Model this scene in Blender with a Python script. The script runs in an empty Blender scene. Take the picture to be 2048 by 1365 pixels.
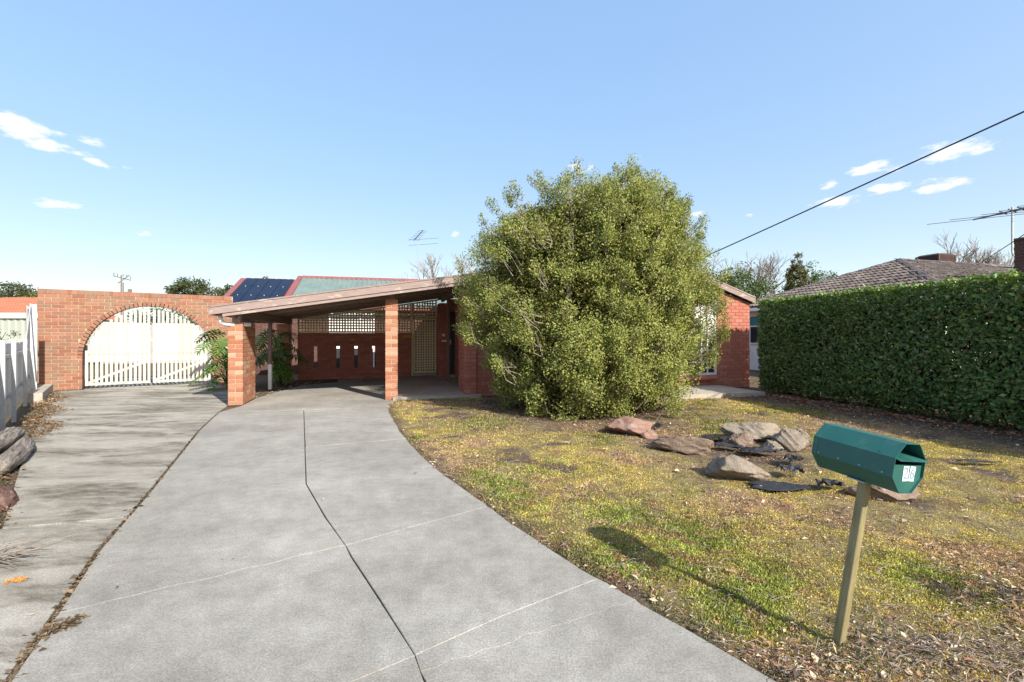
import bpy, bmesh, math, random
import numpy as np
from mathutils import Vector, Matrix, Euler

random.seed(7)
rng = np.random.default_rng(7)
S = bpy.context.scene
COL = S.collection
R = math.radians

# ------------------------------------------------------------------ camera, sky, sun, exposure
cam_d = bpy.data.cameras.new("camera")
cam = bpy.data.objects.new("camera", cam_d)
COL.objects.link(cam)
cam.location = (0, 0, 1.32)
cam.rotation_euler = (R(90), 0, 0)
cam_d.sensor_width = 36
cam_d.lens = 16.0
cam_d.shift_y = -0.0051
cam_d.clip_start = 0.05
cam_d.clip_end = 6000
S.camera = cam

SUN_EL, SUN_DIR = R(33.5), Vector((0.643, -0.766, 0)).normalized()
world = bpy.data.worlds.new("World")
S.world = world
world.use_nodes = True
wn, wl = world.node_tree.nodes, world.node_tree.links
wn.clear()
w_out = wn.new("ShaderNodeOutputWorld")
w_bg = wn.new("ShaderNodeBackground")
w_bg.inputs["Strength"].default_value = 0.15
sky = wn.new("ShaderNodeTexSky")
sky.sky_type = "NISHITA"
sky.sun_disc = False
sky.sun_elevation = SUN_EL
sky.sun_rotation = math.atan2(SUN_DIR.x, SUN_DIR.y)
sky.altitude = 50
sky.air_density = 1.0
sky.dust_density = 1.8
sky.ozone_density = 1.0


def world_clouds():
    """fair-weather clouds: noise on the sky dome, gathered in a few banks"""
    tc = wn.new("ShaderNodeTexCoord")
    base = tc.outputs["Generated"]
    sep = wn.new("ShaderNodeSeparateXYZ")
    wl.new(base, sep.inputs[0])
    mp = wn.new("ShaderNodeMapping")
    mp.inputs["Scale"].default_value = (1.0, 1.0, 3.2)
    wl.new(base, mp.inputs[0])
    n1 = wn.new("ShaderNodeTexNoise")
    n1.inputs["Scale"].default_value = 24
    n1.inputs["Detail"].default_value = 8
    n1.inputs["Roughness"].default_value = 0.58
    wl.new(mp.outputs[0], n1.inputs["Vector"])
    total = None
    # direction of each bank (x, z over y = 1), spread, gain
    banks = [(0.80, 0.37, 0.085, 0.022, 1.3), (0.965, 0.404, 0.095, 0.034, 1.35), (0.72, 0.295, 0.085, 0.020, 1.3), (0.83, 0.327, 0.065, 0.020, 1.25), (0.94, 0.33, 0.07, 0.026, 1.3),
             (0.69, 0.333, 0.035, 0.015, 1.2), (0.41, 0.266, 0.025, 0.009, 1.2), (0.52, 0.264, 0.02, 0.008, 1.2), (0.15, 0.37, 0.045, 0.018, 1.3), (-0.123, 0.222, 0.02, 0.01, 1.2),
             (-1.09, 0.46, 0.11, 0.045, 1.3), (-1.0, 0.415, 0.10, 0.028, 1.25), (-0.90, 0.378, 0.085, 0.018, 1.15), (-0.92, 0.43, 0.05, 0.02, 1.1), (-1.0, 0.29, 0.085, 0.018, 1.1),
             (-0.81, 0.224, 0.025, 0.010, 1.15), (-0.84, 0.20, 0.03, 0.008, 1.1), (-0.59, 0.15, 0.05, 0.010, 1.1), (-1.7, 0.5, 0.25, 0.06, 1.2), (1.7, 0.6, 0.25, 0.06, 1.2)]
    for bx, bz, sx, sz, gain in banks:
        d = Vector((bx, 1, bz)).normalized()
        mp2 = wn.new("ShaderNodeVectorMath"); mp2.operation = "SUBTRACT"
        wl.new(base, mp2.inputs[0]); mp2.inputs[1].default_value = d
        mp3 = wn.new("ShaderNodeVectorMath"); mp3.operation = "MULTIPLY"
        k = d.y
        mp3.inputs[1].default_value = (1 / (sx * k), 1 / (sx * k), 1 / (sz * k))
        wl.new(mp2.outputs[0], mp3.inputs[0])
        ln = wn.new("ShaderNodeVectorMath"); ln.operation = "LENGTH"
        wl.new(mp3.outputs[0], ln.inputs[0])
        mr = wn.new("ShaderNodeMapRange"); mr.interpolation_type = "SMOOTHSTEP"
        mr.inputs["From Min"].default_value = 0.2; mr.inputs["From Max"].default_value = 1.35
        mr.inputs["To Min"].default_value = gain; mr.inputs["To Max"].default_value = 0
        wl.new(ln.outputs["Value"], mr.inputs["Value"])
        if total is None:
            total = mr.outputs[0]
        else:
            mx = wn.new("ShaderNodeMath"); mx.operation = "MAXIMUM"
            wl.new(total, mx.inputs[0]); wl.new(mr.outputs[0], mx.inputs[1])
            total = mx.outputs[0]
    mul = wn.new("ShaderNodeMath"); mul.operation = "MULTIPLY_ADD"
    wl.new(total, mul.inputs[0]); mul.inputs[1].default_value = 0.36; mul.inputs[2].default_value = -0.36
    add = wn.new("ShaderNodeMath"); add.operation = "ADD"
    wl.new(mul.outputs[0], add.inputs[0]); wl.new(n1.outputs["Fac"], add.inputs[1])
    th = wn.new("ShaderNodeMapRange"); th.interpolation_type = "SMOOTHSTEP"
    th.inputs["From Min"].default_value = 0.44; th.inputs["From Max"].default_value = 0.66
    th.inputs["To Max"].default_value = 0.85
    wl.new(add.outputs[0], th.inputs["Value"])
    return th.outputs[0]


mixc = wn.new("ShaderNodeMix"); mixc.data_type = "RGBA"
wl.new(world_clouds(), mixc.inputs[0])
# the photograph's soft tone curve: an even compression of the whole sky
sky_g = wn.new("ShaderNodeGamma"); sky_g.inputs[1].default_value = 0.28
sky_h = wn.new("ShaderNodeHueSaturation"); sky_h.inputs["Saturation"].default_value = 2.6; sky_h.inputs["Value"].default_value = 1.62; sky_h.inputs["Hue"].default_value = 0.508
wl.new(sky.outputs[0], sky_g.inputs[0]); wl.new(sky_g.outputs[0], sky_h.inputs["Color"])
wl.new(sky_h.outputs[0], mixc.inputs[6])
mixc.inputs[7].default_value = (2.6, 2.6, 2.6, 1)
wl.new(mixc.outputs[2], w_bg.inputs["Color"])
wl.new(w_bg.outputs[0], w_out.inputs["Surface"])

sun_d = bpy.data.lights.new("sun", "SUN")
sun_d.energy = 2.95
sun_d.angle = R(0.5)
sun_d.color = (1.0, 0.93, 0.82)
sun = bpy.data.objects.new("sun", sun_d)
COL.objects.link(sun)
sun_vec = Vector((SUN_DIR.x * math.cos(SUN_EL), SUN_DIR.y * math.cos(SUN_EL), math.sin(SUN_EL)))
sun.rotation_euler = sun_vec.to_track_quat("Z", "Y").to_euler()
sun.location = (6, -8, 9)

S.view_settings.view_transform = "Standard"
S.view_settings.look = "None"
S.view_settings.gamma = 1
S.view_settings.use_curve_mapping = False
S.view_settings.exposure = 1.57
S.render.engine = "CYCLES"
S.cycles.max_bounces = 8
S.cycles.transparent_max_bounces = 8
S.cycles.use_denoising = True

# ------------------------------------------------------------------ numpy noise
_lat = rng.random((256, 256))


def vnoise(x, y, seed=0):
    x = np.asarray(x, float) + seed * 17.13
    y = np.asarray(y, float) + seed * 9.71
    xi, yi = np.floor(x).astype(int), np.floor(y).astype(int)
    fx, fy = x - xi, y - yi
    fx, fy = fx * fx * (3 - 2 * fx), fy * fy * (3 - 2 * fy)
    a, b = _lat[xi & 255, yi & 255], _lat[(xi + 1) & 255, yi & 255]
    c, d = _lat[xi & 255, (yi + 1) & 255], _lat[(xi + 1) & 255, (yi + 1) & 255]
    return (a * (1 - fx) + b * fx) * (1 - fy) + (c * (1 - fx) + d * fx) * fy


def fbm(x, y, seed=0, octv=4):
    t, amp, tot = 0, 1, 0
    for k in range(octv):
        t = t + amp * vnoise(np.asarray(x) * 2 ** k, np.asarray(y) * 2 ** k, seed + k * 3.7)
        tot += amp
        amp *= 0.55
    return t / tot


# ------------------------------------------------------------------ materials
MATS = {}


class NT:
    def __init__(self, name, rough=0.8, spec=0.3):
        m = bpy.data.materials.new(name)
        m.use_nodes = True
        self.m, self.n, self.l = m, m.node_tree.nodes, m.node_tree.links
        self.b = self.n["Principled BSDF"]
        self.b.inputs["Roughness"].default_value = rough
        self.b.inputs["Specular IOR Level"].default_value = spec
        MATS[name] = m
        self._tc = None

    def tc(self, which="Object"):
        if self._tc is None:
            self._tc = self.n.new("ShaderNodeTexCoord")
        return self._tc.outputs[which]

    def geo_pos(self):
        return self.n.new("ShaderNodeNewGeometry").outputs["Position"]

    def mapping(self, vec, scale=(1, 1, 1), rot=(0, 0, 0)):
        m = self.n.new("ShaderNodeMapping")
        m.inputs["Scale"].default_value = scale
        m.inputs["Rotation"].default_value = rot
        self.l.new(vec, m.inputs[0])
        return m.outputs[0]

    def noise(self, scale, detail=4, rough=0.55, vec=None, dist=0):
        t = self.n.new("ShaderNodeTexNoise")
        t.inputs["Scale"].default_value = scale
        t.inputs["Detail"].default_value = detail
        t.inputs["Roughness"].default_value = rough
        t.inputs["Distortion"].default_value = dist
        self.l.new(vec if vec is not None else self.tc(), t.inputs["Vector"])
        return t.outputs["Fac"]

    def ramp(self, fac, stops):
        r = self.n.new("ShaderNodeValToRGB")
        e = r.color_ramp.elements
        while len(e) < len(stops):
            e.new(0.5)
        for el, (p, c) in zip(e, stops):
            el.position = p
            el.color = (*c, 1) if len(c) == 3 else c
        self.l.new(fac, r.inputs[0])
        return r.outputs[0]

    def range(self, fac, a, b, lo=0, hi=1):
        r = self.n.new("ShaderNodeMapRange")
        r.inputs["From Min"].default_value = a
        r.inputs["From Max"].default_value = b
        r.inputs["To Min"].default_value = lo
        r.inputs["To Max"].default_value = hi
        self.l.new(fac, r.inputs["Value"])
        return r.outputs[0]

    def mix(self, fac, a, b, mode="MIX"):
        m = self.n.new("ShaderNodeMix")
        m.data_type = "RGBA"
        m.blend_type = mode
        for sock, v in ((0, fac), (6, a), (7, b)):
            if isinstance(v, (int, float)):
                m.inputs[sock].default_value = v
            elif isinstance(v, tuple):
                m.inputs[sock].default_value = (*v, 1) if len(v) == 3 else v
            else:
                self.l.new(v, m.inputs[sock])
        return m.outputs[2]

    def math(self, op, a, b=0.0):
        m = self.n.new("ShaderNodeMath")
        m.operation = op
        for i, v in enumerate((a, b)):
            if isinstance(v, (int, float)):
                m.inputs[i].default_value = v
            else:
                self.l.new(v, m.inputs[i])
        return m.outputs[0]

    def obj_random(self):
        return self.n.new("ShaderNodeObjectInfo").outputs["Random"]

    def piece_random(self):
        """differs from object to object and from island to island"""
        g = self.n.new("ShaderNodeNewGeometry")
        return self.math("FRACT", self.math("ADD", self.math("MULTIPLY", g.outputs["Random Per Island"], 3.0), self.obj_random()))

    def attr(self, name="Col"):
        a = self.n.new("ShaderNodeAttribute")
        a.attribute_name = name
        return a.outputs["Color"]

    def color(self, c):
        if isinstance(c, tuple):
            self.b.inputs["Base Color"].default_value = (*c, 1)
        else:
            self.l.new(c, self.b.inputs["Base Color"])
        return self

    def rough(self, f):
        self.l.new(f, self.b.inputs["Roughness"])

    def bump(self, h, strength=0.4, dist=0.01):
        bm = self.n.new("ShaderNodeBump")
        bm.inputs["Strength"].default_value = strength
        bm.inputs["Distance"].default_value = dist
        self.l.new(h, bm.inputs["Height"])
        self.l.new(bm.outputs[0], self.b.inputs["Normal"])
        return self

    def translucent(self, col, fac=0.3):
        t = self.n.new("ShaderNodeBsdfTranslucent")
        if isinstance(col, tuple):
            t.inputs[0].default_value = (*col, 1)
        else:
            self.l.new(col, t.inputs[0])
        mx = self.n.new("ShaderNodeMixShader")
        mx.inputs[0].default_value = fac
        out = self.n["Material Output"]
        self.l.new(self.b.outputs[0], mx.inputs[1])
        self.l.new(t.outputs[0], mx.inputs[2])
        self.l.new(mx.outputs[0], out.inputs["Surface"])


def simple(name, c1, c2, scale=6, rough=0.7, spec=0.3, bump=0.15, metal=0, vec_scale=None, detail=5):
    t = NT(name, rough, spec)
    v = t.tc() if vec_scale is None else t.mapping(t.tc(), vec_scale)
    n = t.noise(scale, detail, 0.6, v)
    pr = t.math("MULTIPLY", t.math("SUBTRACT", t.obj_random(), 0.5), 0.25)
    t.color(t.ramp(t.math("ADD", n, pr), [(0.3, c1), (0.7, c2)]))
    t.b.inputs["Metallic"].default_value = metal
    if bump:
        t.bump(t.noise(scale * 6, 4, 0.6, v), bump, 0.01)
    return t.m


def brick_mat(name, cols, blotch, blotch_amt, fleck=0.25):
    t = NT(name, 0.88, 0.2)
    P = t.geo_pos()
    rnd = t.piece_random()
    base = t.ramp(rnd, [(i / (len(cols) - 1), c) for i, c in enumerate(cols)])
    grain = t.noise(60, 4, 0.7, P)
    base = t.mix(t.range(grain, 0.35, 0.75, 0, fleck), base, (0.07, 0.045, 0.035))
    pale = t.noise(22, 5, 0.7, P)
    base = t.mix(t.range(pale, 0.55, 0.8, 0, 0.35), base, (0.52, 0.36, 0.27))
    big = t.noise(2.6, 5, 0.65, P)
    base = t.mix(t.range(big, 0.52, 0.72, 0, blotch_amt), base, blotch)
    t.color(base)
    t.bump(t.noise(90, 5, 0.7, P), 0.5, 0.006)
    return t.m


brick_mat("brick_weathered", [(0.23, 0.10, 0.065), (0.28, 0.125, 0.08), (0.32, 0.15, 0.098), (0.255, 0.12, 0.08), (0.215, 0.135, 0.10), (0.34, 0.165, 0.11)], (0.23, 0.19, 0.125), 0.65)
brick_mat("brick_salmon", [(0.31, 0.115, 0.065), (0.35, 0.14, 0.08), (0.38, 0.17, 0.105), (0.32, 0.12, 0.07), (0.46, 0.31, 0.22), (0.35, 0.145, 0.088)], (0.32, 0.21, 0.15), 0.35)
brick_mat("brick_red", [(0.42, 0.135, 0.095), (0.47, 0.16, 0.115), (0.39, 0.125, 0.09), (0.50, 0.20, 0.145), (0.44, 0.15, 0.105)], (0.33, 0.15, 0.11), 0.35)
brick_mat("brick_brown", [(0.085, 0.045, 0.04), (0.11, 0.055, 0.045), (0.075, 0.042, 0.04), (0.13, 0.07, 0.055)], (0.10, 0.07, 0.06), 0.3)
t = NT("mortar", 0.95, 0.1)
t.color(t.ramp(t.noise(14, 5, 0.6), [(0.3, (0.36, 0.27, 0.18)), (0.7, (0.52, 0.42, 0.30))]))
t.bump(t.noise(80, 4), 0.4, 0.005)
t = NT("mortar_dark", 0.95, 0.1)
t.color(t.ramp(t.noise(14, 5, 0.6), [(0.3, (0.20, 0.12, 0.09)), (0.7, (0.31, 0.20, 0.155))]))


def concrete(name, c1, c2, stain_amt, stain_col, speck=0.35):
    t = NT(name, 0.92, 0.15)
    P = t.geo_pos()
    big = t.noise(0.9, 6, 0.6, P)
    mid = t.noise(7, 6, 0.7, P)
    base = t.ramp(t.math("ADD", t.math("MULTIPLY", big, 0.6), t.math("MULTIPLY", mid, 0.4)), [(0.38, c1), (0.62, c2)])
    tone = t.math("MULTIPLY", t.math("SUBTRACT", t.obj_random(), 0.5), 0.10)
    fine = t.noise(150, 3, 0.8, P)
    base = t.mix(t.range(fine, 0.45, 0.75, 0, speck), base, (0.20, 0.195, 0.18))
    fine2 = t.noise(230, 2, 0.8, t.mapping(P, (1, 1, 1), (0.4, 0.2, 1.1)))
    base = t.mix(t.range(fine2, 0.58, 0.78, 0, 0.5), base, (0.62, 0.61, 0.58))
    # streaky lichen and algae, drawn out across the slope
    sv = t.mapping(P, (0.55, 1.7, 1), (0, 0, R(-38)))
    st = t.noise(1.25, 7, 0.66, sv, 0.6)
    st2 = t.noise(9, 5, 0.7, sv)
    m = t.math("MULTIPLY", t.range(st, 0.44, 0.58, 0, 1), t.range(st2, 0.34, 0.6, 0.25, 1))
    base = t.mix(t.math("MULTIPLY", m, stain_amt), base, stain_col)
    mott = t.noise(24, 4, 0.75, P)
    base = t.mix(1.0, base, t.ramp(mott, [(0.3, (0.92, 0.92, 0.92)), (0.7, (1.08, 1.08, 1.08))]), "MULTIPLY")
    mott2 = t.noise(105, 3, 0.85, P)
    base = t.mix(1.0, base, t.ramp(mott2, [(0.32, (0.66, 0.65, 0.63)), (0.68, (1.32, 1.32, 1.32))]), "MULTIPLY")
    spots = t.noise(3.1, 4, 0.7, t.mapping(P, (1, 1, 1), (0, 0, 0.7)))
    base = t.mix(t.range(spots, 0.62, 0.75, 0, 0.28), base, (0.28, 0.24, 0.17))
    bright = t.mix(1.0, base, t.ramp(t.math("ADD", tone, 0.5), [(0, (0.8, 0.8, 0.8)), (1, (1.2, 1.2, 1.2))]), "MULTIPLY")
    t.color(bright)
    t.bump(t.math("ADD", t.math("MULTIPLY", fine, 0.5), t.math("MULTIPLY", mid, 0.8)), 0.55, 0.004)
    return t.m


concrete("concrete", (0.212, 0.202, 0.183), (0.36, 0.346, 0.316), 0.28, (0.17, 0.155, 0.125))
concrete("concrete_stained", (0.27, 0.255, 0.22), (0.38, 0.36, 0.315), 0.85, (0.085, 0.068, 0.046))
concrete("concrete_path", (0.33, 0.295, 0.25), (0.46, 0.42, 0.365), 0.2, (0.16, 0.13, 0.09))

t = NT("soil", 0.97, 0.1)
P = t.geo_pos()
soil = t.ramp(t.noise(9, 7, 0.7, P), [(0.3, (0.045, 0.034, 0.025)), (0.55, (0.10, 0.075, 0.052)), (0.75, (0.19, 0.145, 0.10))])
att = t.n.new("ShaderNodeAttribute"); att.attribute_name = "Col"
t.color(t.mix(0.5, soil, t.mix(1.0, att.outputs["Color"], t.ramp(t.noise(42, 5, 0.75, P), [(0.28, (0.45, 0.42, 0.40)), (0.72, (1.5, 1.5, 1.45))]), "MULTIPLY")))
t.bump(t.math("ADD", t.noise(60, 6, 0.75, P), t.noise(12, 4, 0.6, P)), 0.9, 0.025)


def leaf_mat(name, rough=0.5, spec=0.4, trans=0.3, tcol=(1.25, 1.2, 0.5)):
    t = NT(name, rough, spec)
    c = t.attr("Col")
    t.color(c)
    t.translucent(t.mix(1.0, c, tcol, "MULTIPLY"), trans)
    return t.m


leaf_mat("leaf_shrub", 0.5, 0.35, 0.28)
leaf_mat("leaf_hedge", 0.42, 0.38, 0.2)
leaf_mat("leaf_grass", 0.7, 0.2, 0.35)
leaf_mat("leaf_litter", 0.85, 0.15, 0.12, (1.1, 1.0, 0.8))
leaf_mat("leaf_tree", 0.6, 0.3, 0.25)
t = NT("leaf_split", 0.38, 0.45)
c = t.ramp(t.math("ADD", t.math("MULTIPLY", t.piece_random(), 0.6), t.math("MULTIPLY", t.noise(3, 3), 0.4)), [(0.1, (0.045, 0.10, 0.02)), (0.5, (0.08, 0.16, 0.025)), (0.9, (0.17, 0.22, 0.03))])
t.color(c)
t.translucent(t.mix(1.0, c, (1.2, 1.2, 0.4), "MULTIPLY"), 0.22)
simple("stem_green", (0.07, 0.10, 0.03), (0.12, 0.14, 0.05), 8)

simple("bark_grey", (0.12, 0.10, 0.085), (0.26, 0.23, 0.20), 14, 0.9, 0.1, 0.5)
simple("bark_brown", (0.09, 0.065, 0.045), (0.19, 0.145, 0.105), 14, 0.9, 0.1, 0.5)
simple("bark_pale", (0.19, 0.16, 0.135), (0.31, 0.27, 0.235), 10, 0.9, 0.1, 0.3)


def wood(name, c1, c2, grain_scale=(2, 40, 40), rough=0.8, chip=None):
    t = NT(name, rough, 0.2)
    v = t.mapping(t.tc(), grain_scale)
    n = t.noise(1.5, 6, 0.65, v)
    pr = t.math("MULTIPLY", t.math("SUBTRACT", t.obj_random(), 0.5), 0.3)
    base = t.ramp(t.math("ADD", n, pr), [(0.28, c1), (0.72, c2)])
    if chip:
        k = t.noise(5, 6, 0.72, t.mapping(t.tc(), (0.6, 2, 2)))
        base = t.mix(t.range(k, 0.56, 0.62, 0, 0.75), base, chip)
    t.color(base)
    t.bump(n, 0.35, 0.006)
    return t.m


wood("fascia_brown", (0.22, 0.165, 0.15), (0.32, 0.25, 0.23), (3, 30, 30), 0.75, (0.44, 0.37, 0.33))
wood("beam_brown", (0.15, 0.105, 0.08), (0.23, 0.165, 0.125), (3, 30, 30), 0.8)
wood("lining_brown", (0.21, 0.15, 0.11), (0.32, 0.235, 0.175), (3, 30, 30), 0.8)
wood("post_brown", (0.15, 0.095, 0.085), (0.22, 0.15, 0.135), (30, 30, 3), 0.7)
wood("gate_white", (0.36, 0.35, 0.315), (0.54, 0.53, 0.49), (25, 25, 2), 0.75, (0.27, 0.25, 0.20))
wood("lattice_cream", (0.62, 0.51, 0.32), (0.76, 0.66, 0.45), (10, 10, 10), 0.6)
simple("paint_white", (0.76, 0.76, 0.74), (0.84, 0.84, 0.82), 4, 0.45, 0.4, 0.05)
simple("plastic_white", (0.78, 0.79, 0.78), (0.84, 0.85, 0.84), 4, 0.3, 0.5, 0)
simple("render_white", (0.66, 0.65, 0.61), (0.78, 0.77, 0.73), 3, 0.8, 0.2, 0.1)
simple("roof_red_trim", (0.21, 0.065, 0.058), (0.26, 0.09, 0.08), 5, 0.45, 0.4, 0)
simple("roof_green", (0.13, 0.18, 0.165), (0.18, 0.235, 0.21), 2, 0.5, 0.4, 0.03)
simple("roof_sheet_brown", (0.16, 0.115, 0.10), (0.26, 0.20, 0.175), 3, 0.6, 0.3, 0.05)
simple("galvanised", (0.36, 0.38, 0.40), (0.50, 0.52, 0.54), 18, 0.55, 0.5, 0.08, 0.35)
simple("fence_sheet", (0.52, 0.51, 0.48), (0.62, 0.61, 0.58), 2.5, 0.5, 0.4, 0.04)
simple("fence_rail", (0.30, 0.29, 0.27), (0.40, 0.39, 0.36), 6, 0.5, 0.4, 0.05)
simple("shed_green", (0.34, 0.37, 0.32), (0.40, 0.43, 0.37), 2, 0.5, 0.4, 0.03)
simple("cable_black", (0.015, 0.015, 0.016), (0.025, 0.025, 0.026), 5, 0.6, 0.3, 0)
simple("antenna_metal", (0.10, 0.11, 0.12), (0.17, 0.18, 0.20), 8, 0.45, 0.5, 0, 0.5)
simple("antenna_pale", (0.40, 0.42, 0.44), (0.52, 0.54, 0.56), 8, 0.45, 0.5, 0, 0.4)
simple("cooler_brown", (0.07, 0.038, 0.032), (0.10, 0.055, 0.046), 5, 0.6, 0.3, 0.05)
simple("teal_blind", (0.03, 0.16, 0.19), (0.05, 0.22, 0.25), 5, 0.5, 0.4, 0)
simple("door_dark", (0.025, 0.025, 0.027), (0.045, 0.045, 0.047), 5, 0.35, 0.5, 0)
simple("aluminium_frame", (0.62, 0.63, 0.63), (0.72, 0.73, 0.73), 5, 0.4, 0.5, 0)
simple("sign_yellow", (0.40, 0.24, 0.04), (0.48, 0.30, 0.06), 5, 0.5, 0.4, 0)
simple("weed_mat", (0.012, 0.013, 0.016), (0.035, 0.037, 0.042), 26, 0.5, 0.4, 0.5)
simple("white_litter", (0.6, 0.58, 0.52), (0.75, 0.73, 0.68), 10, 0.8, 0.2, 0)
simple("leaf_orange", (0.42, 0.19, 0.05), (0.55, 0.30, 0.10), 60, 0.8, 0.2, 0.6)
simple("power_pole_grey", (0.17, 0.14, 0.12), (0.24, 0.20, 0.18), 4, 0.8, 0.2, 0.1)
t = NT("glass_dark", 0.06, 0.6)
t.color(t.ramp(t.noise(1.5, 2), [(0.3, (0.02, 0.022, 0.024)), (0.7, (0.06, 0.062, 0.06))]))
t = NT("glass_solar", 0.3, 0.25)
t.color(t.ramp(t.noise(2, 2), [(0.3, (0.004, 0.006, 0.018)), (0.7, (0.007, 0.011, 0.030))]))
t = NT("curtain_white", 0.8, 0.2)
t.color(t.ramp(t.noise(2, 3, 0.5, t.mapping(t.tc(), (14, 1, 0.5))), [(0.3, (0.62, 0.61, 0.58)), (0.7, (0.80, 0.79, 0.76))]))


def tile_mat(name, cols, moss, moss_amt):
    t = NT(name, 0.85, 0.2)
    P = t.geo_pos()
    base = t.ramp(t.piece_random(), [(i / (len(cols) - 1), c) for i, c in enumerate(cols)])
    base = t.mix(t.range(t.noise(5, 6, 0.7, P), 0.45, 0.65, 0, moss_amt), base, moss)
    base = t.mix(t.range(t.noise(50, 4, 0.7, P), 0.5, 0.75, 0, 0.35), base, (0.42, 0.38, 0.34))
    t.color(base)
    t.bump(t.noise(60, 4, 0.7, P), 0.4, 0.006)


tile_mat("tile_brown", [(0.105, 0.085, 0.08), (0.16, 0.13, 0.115), (0.12, 0.095, 0.085), (0.21, 0.175, 0.155)], (0.045, 0.038, 0.04), 0.75)
tile_mat("tile_ridge", [(0.11, 0.095, 0.095), (0.15, 0.13, 0.125), (0.12, 0.10, 0.10)], (0.06, 0.05, 0.05), 0.5)
tile_mat("tile_orange", [(0.36, 0.125, 0.075), (0.42, 0.155, 0.095), (0.38, 0.14, 0.085)], (0.40, 0.14, 0.08), 0.3)


def stone(name, cols, band):
    t = NT(name, 0.9, 0.2)
    P = t.tc()
    base = t.ramp(t.noise(4.2, 7, 0.66, P, 0.5), [(0.28, cols[0]), (0.48, cols[1]), (0.68, cols[2])])
    st = t.noise(2.4, 6, 0.7, t.mapping(P, (1.0, 1.0, 7), (0.15, 0.3, 0)), 0.7)
    base = t.mix(t.range(st, 0.48, 0.6, 0, 0.6), base, band)
    base = t.mix(t.range(t.noise(16, 5, 0.7, P), 0.58, 0.7, 0, 0.5), base, (0.46, 0.45, 0.42))
    base = t.mix(t.range(t.noise(70, 4, 0.8, P), 0.5, 0.8, 0, 0.55), base, (0.10, 0.085, 0.07))
    t.color(base)
    t.bump(t.math("ADD", t.noise(14, 7, 0.7, P), t.noise(60, 5, 0.7, P)), 0.8, 0.02)
    return t.m


stone("stone_tan", [(0.15, 0.125, 0.098), (0.26, 0.22, 0.175), (0.33, 0.27, 0.205)], (0.18, 0.125, 0.09))
stone("stone_red", [(0.19, 0.105, 0.08), (0.30, 0.18, 0.14), (0.33, 0.26, 0.22)], (0.24, 0.105, 0.07))
stone("stone_brown", [(0.13, 0.092, 0.068), (0.22, 0.16, 0.12), (0.29, 0.225, 0.175)], (0.15, 0.095, 0.068))
stone("stone_dark", [(0.07, 0.04, 0.035), (0.14, 0.075, 0.06), (0.22, 0.14, 0.11)], (0.12, 0.05, 0.04))
t = NT("log_grey", 0.9, 0.15)
v = t.mapping(t.tc(), (1.3, 14, 14))
n = t.noise(1.6, 8, 0.7, v, 1.2)
t.color(t.ramp(n, [(0.34, (0.07, 0.058, 0.05)), (0.5, (0.26, 0.225, 0.195)), (0.68, (0.46, 0.41, 0.35))]))
t.bump(n, 1.0, 0.035)
t = NT("mailbox_green", 0.36, 0.5)
P = t.tc()
g = t.ramp(t.noise(3, 4, 0.6, P), [(0.3, (0.012, 0.085, 0.074)), (0.7, (0.019, 0.105, 0.091))])
g = t.mix(t.range(t.noise(9, 7, 0.75, P), 0.56, 0.72, 0, 0.35), g, (0.10, 0.20, 0.15))
g = t.mix(t.range(t.noise(120, 3, 0.8, P), 0.66, 0.76, 0, 0.6), g, (0.30, 0.38, 0.33))
t.color(g)
t.rough(t.range(t.noise(7, 5, 0.7, P), 0.3, 0.7, 0.28, 0.6))
t = NT("post_olive", 0.6, 0.35)
P = t.tc()
g = t.ramp(t.noise(6, 6, 0.65, t.mapping(P, (8, 8, 1))), [(0.3, (0.15, 0.125, 0.06)), (0.7, (0.29, 0.25, 0.13))])
sz = t.n.new("ShaderNodeSeparateXYZ"); t.l.new(P, sz.inputs[0])
rust = t.math("ADD", t.range(sz.outputs[2], 0.0, 0.12, 0.5, -0.1), t.math("SUBTRACT", t.noise(18, 5, 0.7, P), 0.5))
t.color(t.mix(t.range(rust, 0.08, 0.3, 0, 1), g, (0.26, 0.10, 0.035)))
t.bump(t.noise(40, 5), 0.25, 0.004)
simple("label_white", (0.72, 0.74, 0.76), (0.82, 0.83, 0.84), 12, 0.5, 0.4, 0)
simple("numeral_blue", (0.16, 0.23, 0.36), (0.24, 0.31, 0.44), 20, 0.6, 0.3, 0)

# ------------------------------------------------------------------ mesh helpers
def np_mesh(name, V, F, col=None, smooth=False):
    V = np.asarray(V, dtype=np.float32)
    F = np.asarray(F, dtype=np.int32)
    me = bpy.data.meshes.new(name)
    nf, k = F.shape
    me.vertices.add(len(V)); me.vertices.foreach_set("co", V.ravel())
    me.loops.add(nf * k); me.loops.foreach_set("vertex_index", F.ravel())
    me.polygons.add(nf)
    me.polygons.foreach_set("loop_start", np.arange(0, nf * k, k, dtype=np.int32))
    me.update(calc_edges=True)
    if smooth:
        me.polygons.foreach_set("use_smooth", np.ones(nf, dtype=bool))
    if col is not None:
        a = me.color_attributes.new("Col", "FLOAT_COLOR", "POINT")
        c = np.ones((len(V), 4), dtype=np.float32)
        c[:, :3] = col
        a.data.foreach_set("color", c.ravel())
    return me


def link(name, me, mat=None, parent=None, loc=(0, 0, 0), rot=(0, 0, 0)):
    o = bpy.data.objects.new(name, me)
    COL.objects.link(o)
    if mat and me is not None and not me.materials:
        me.materials.append(MATS[mat])
    if parent:
        o.parent = parent
    o.location = loc
    o.rotation_euler = rot
    return o


def tag(o, label, cat, group=None, kind=None):
    if label: o["label"] = label
    if cat: o["category"] = cat
    if group: o["group"] = group
    if kind: o["kind"] = kind
    return o


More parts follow.
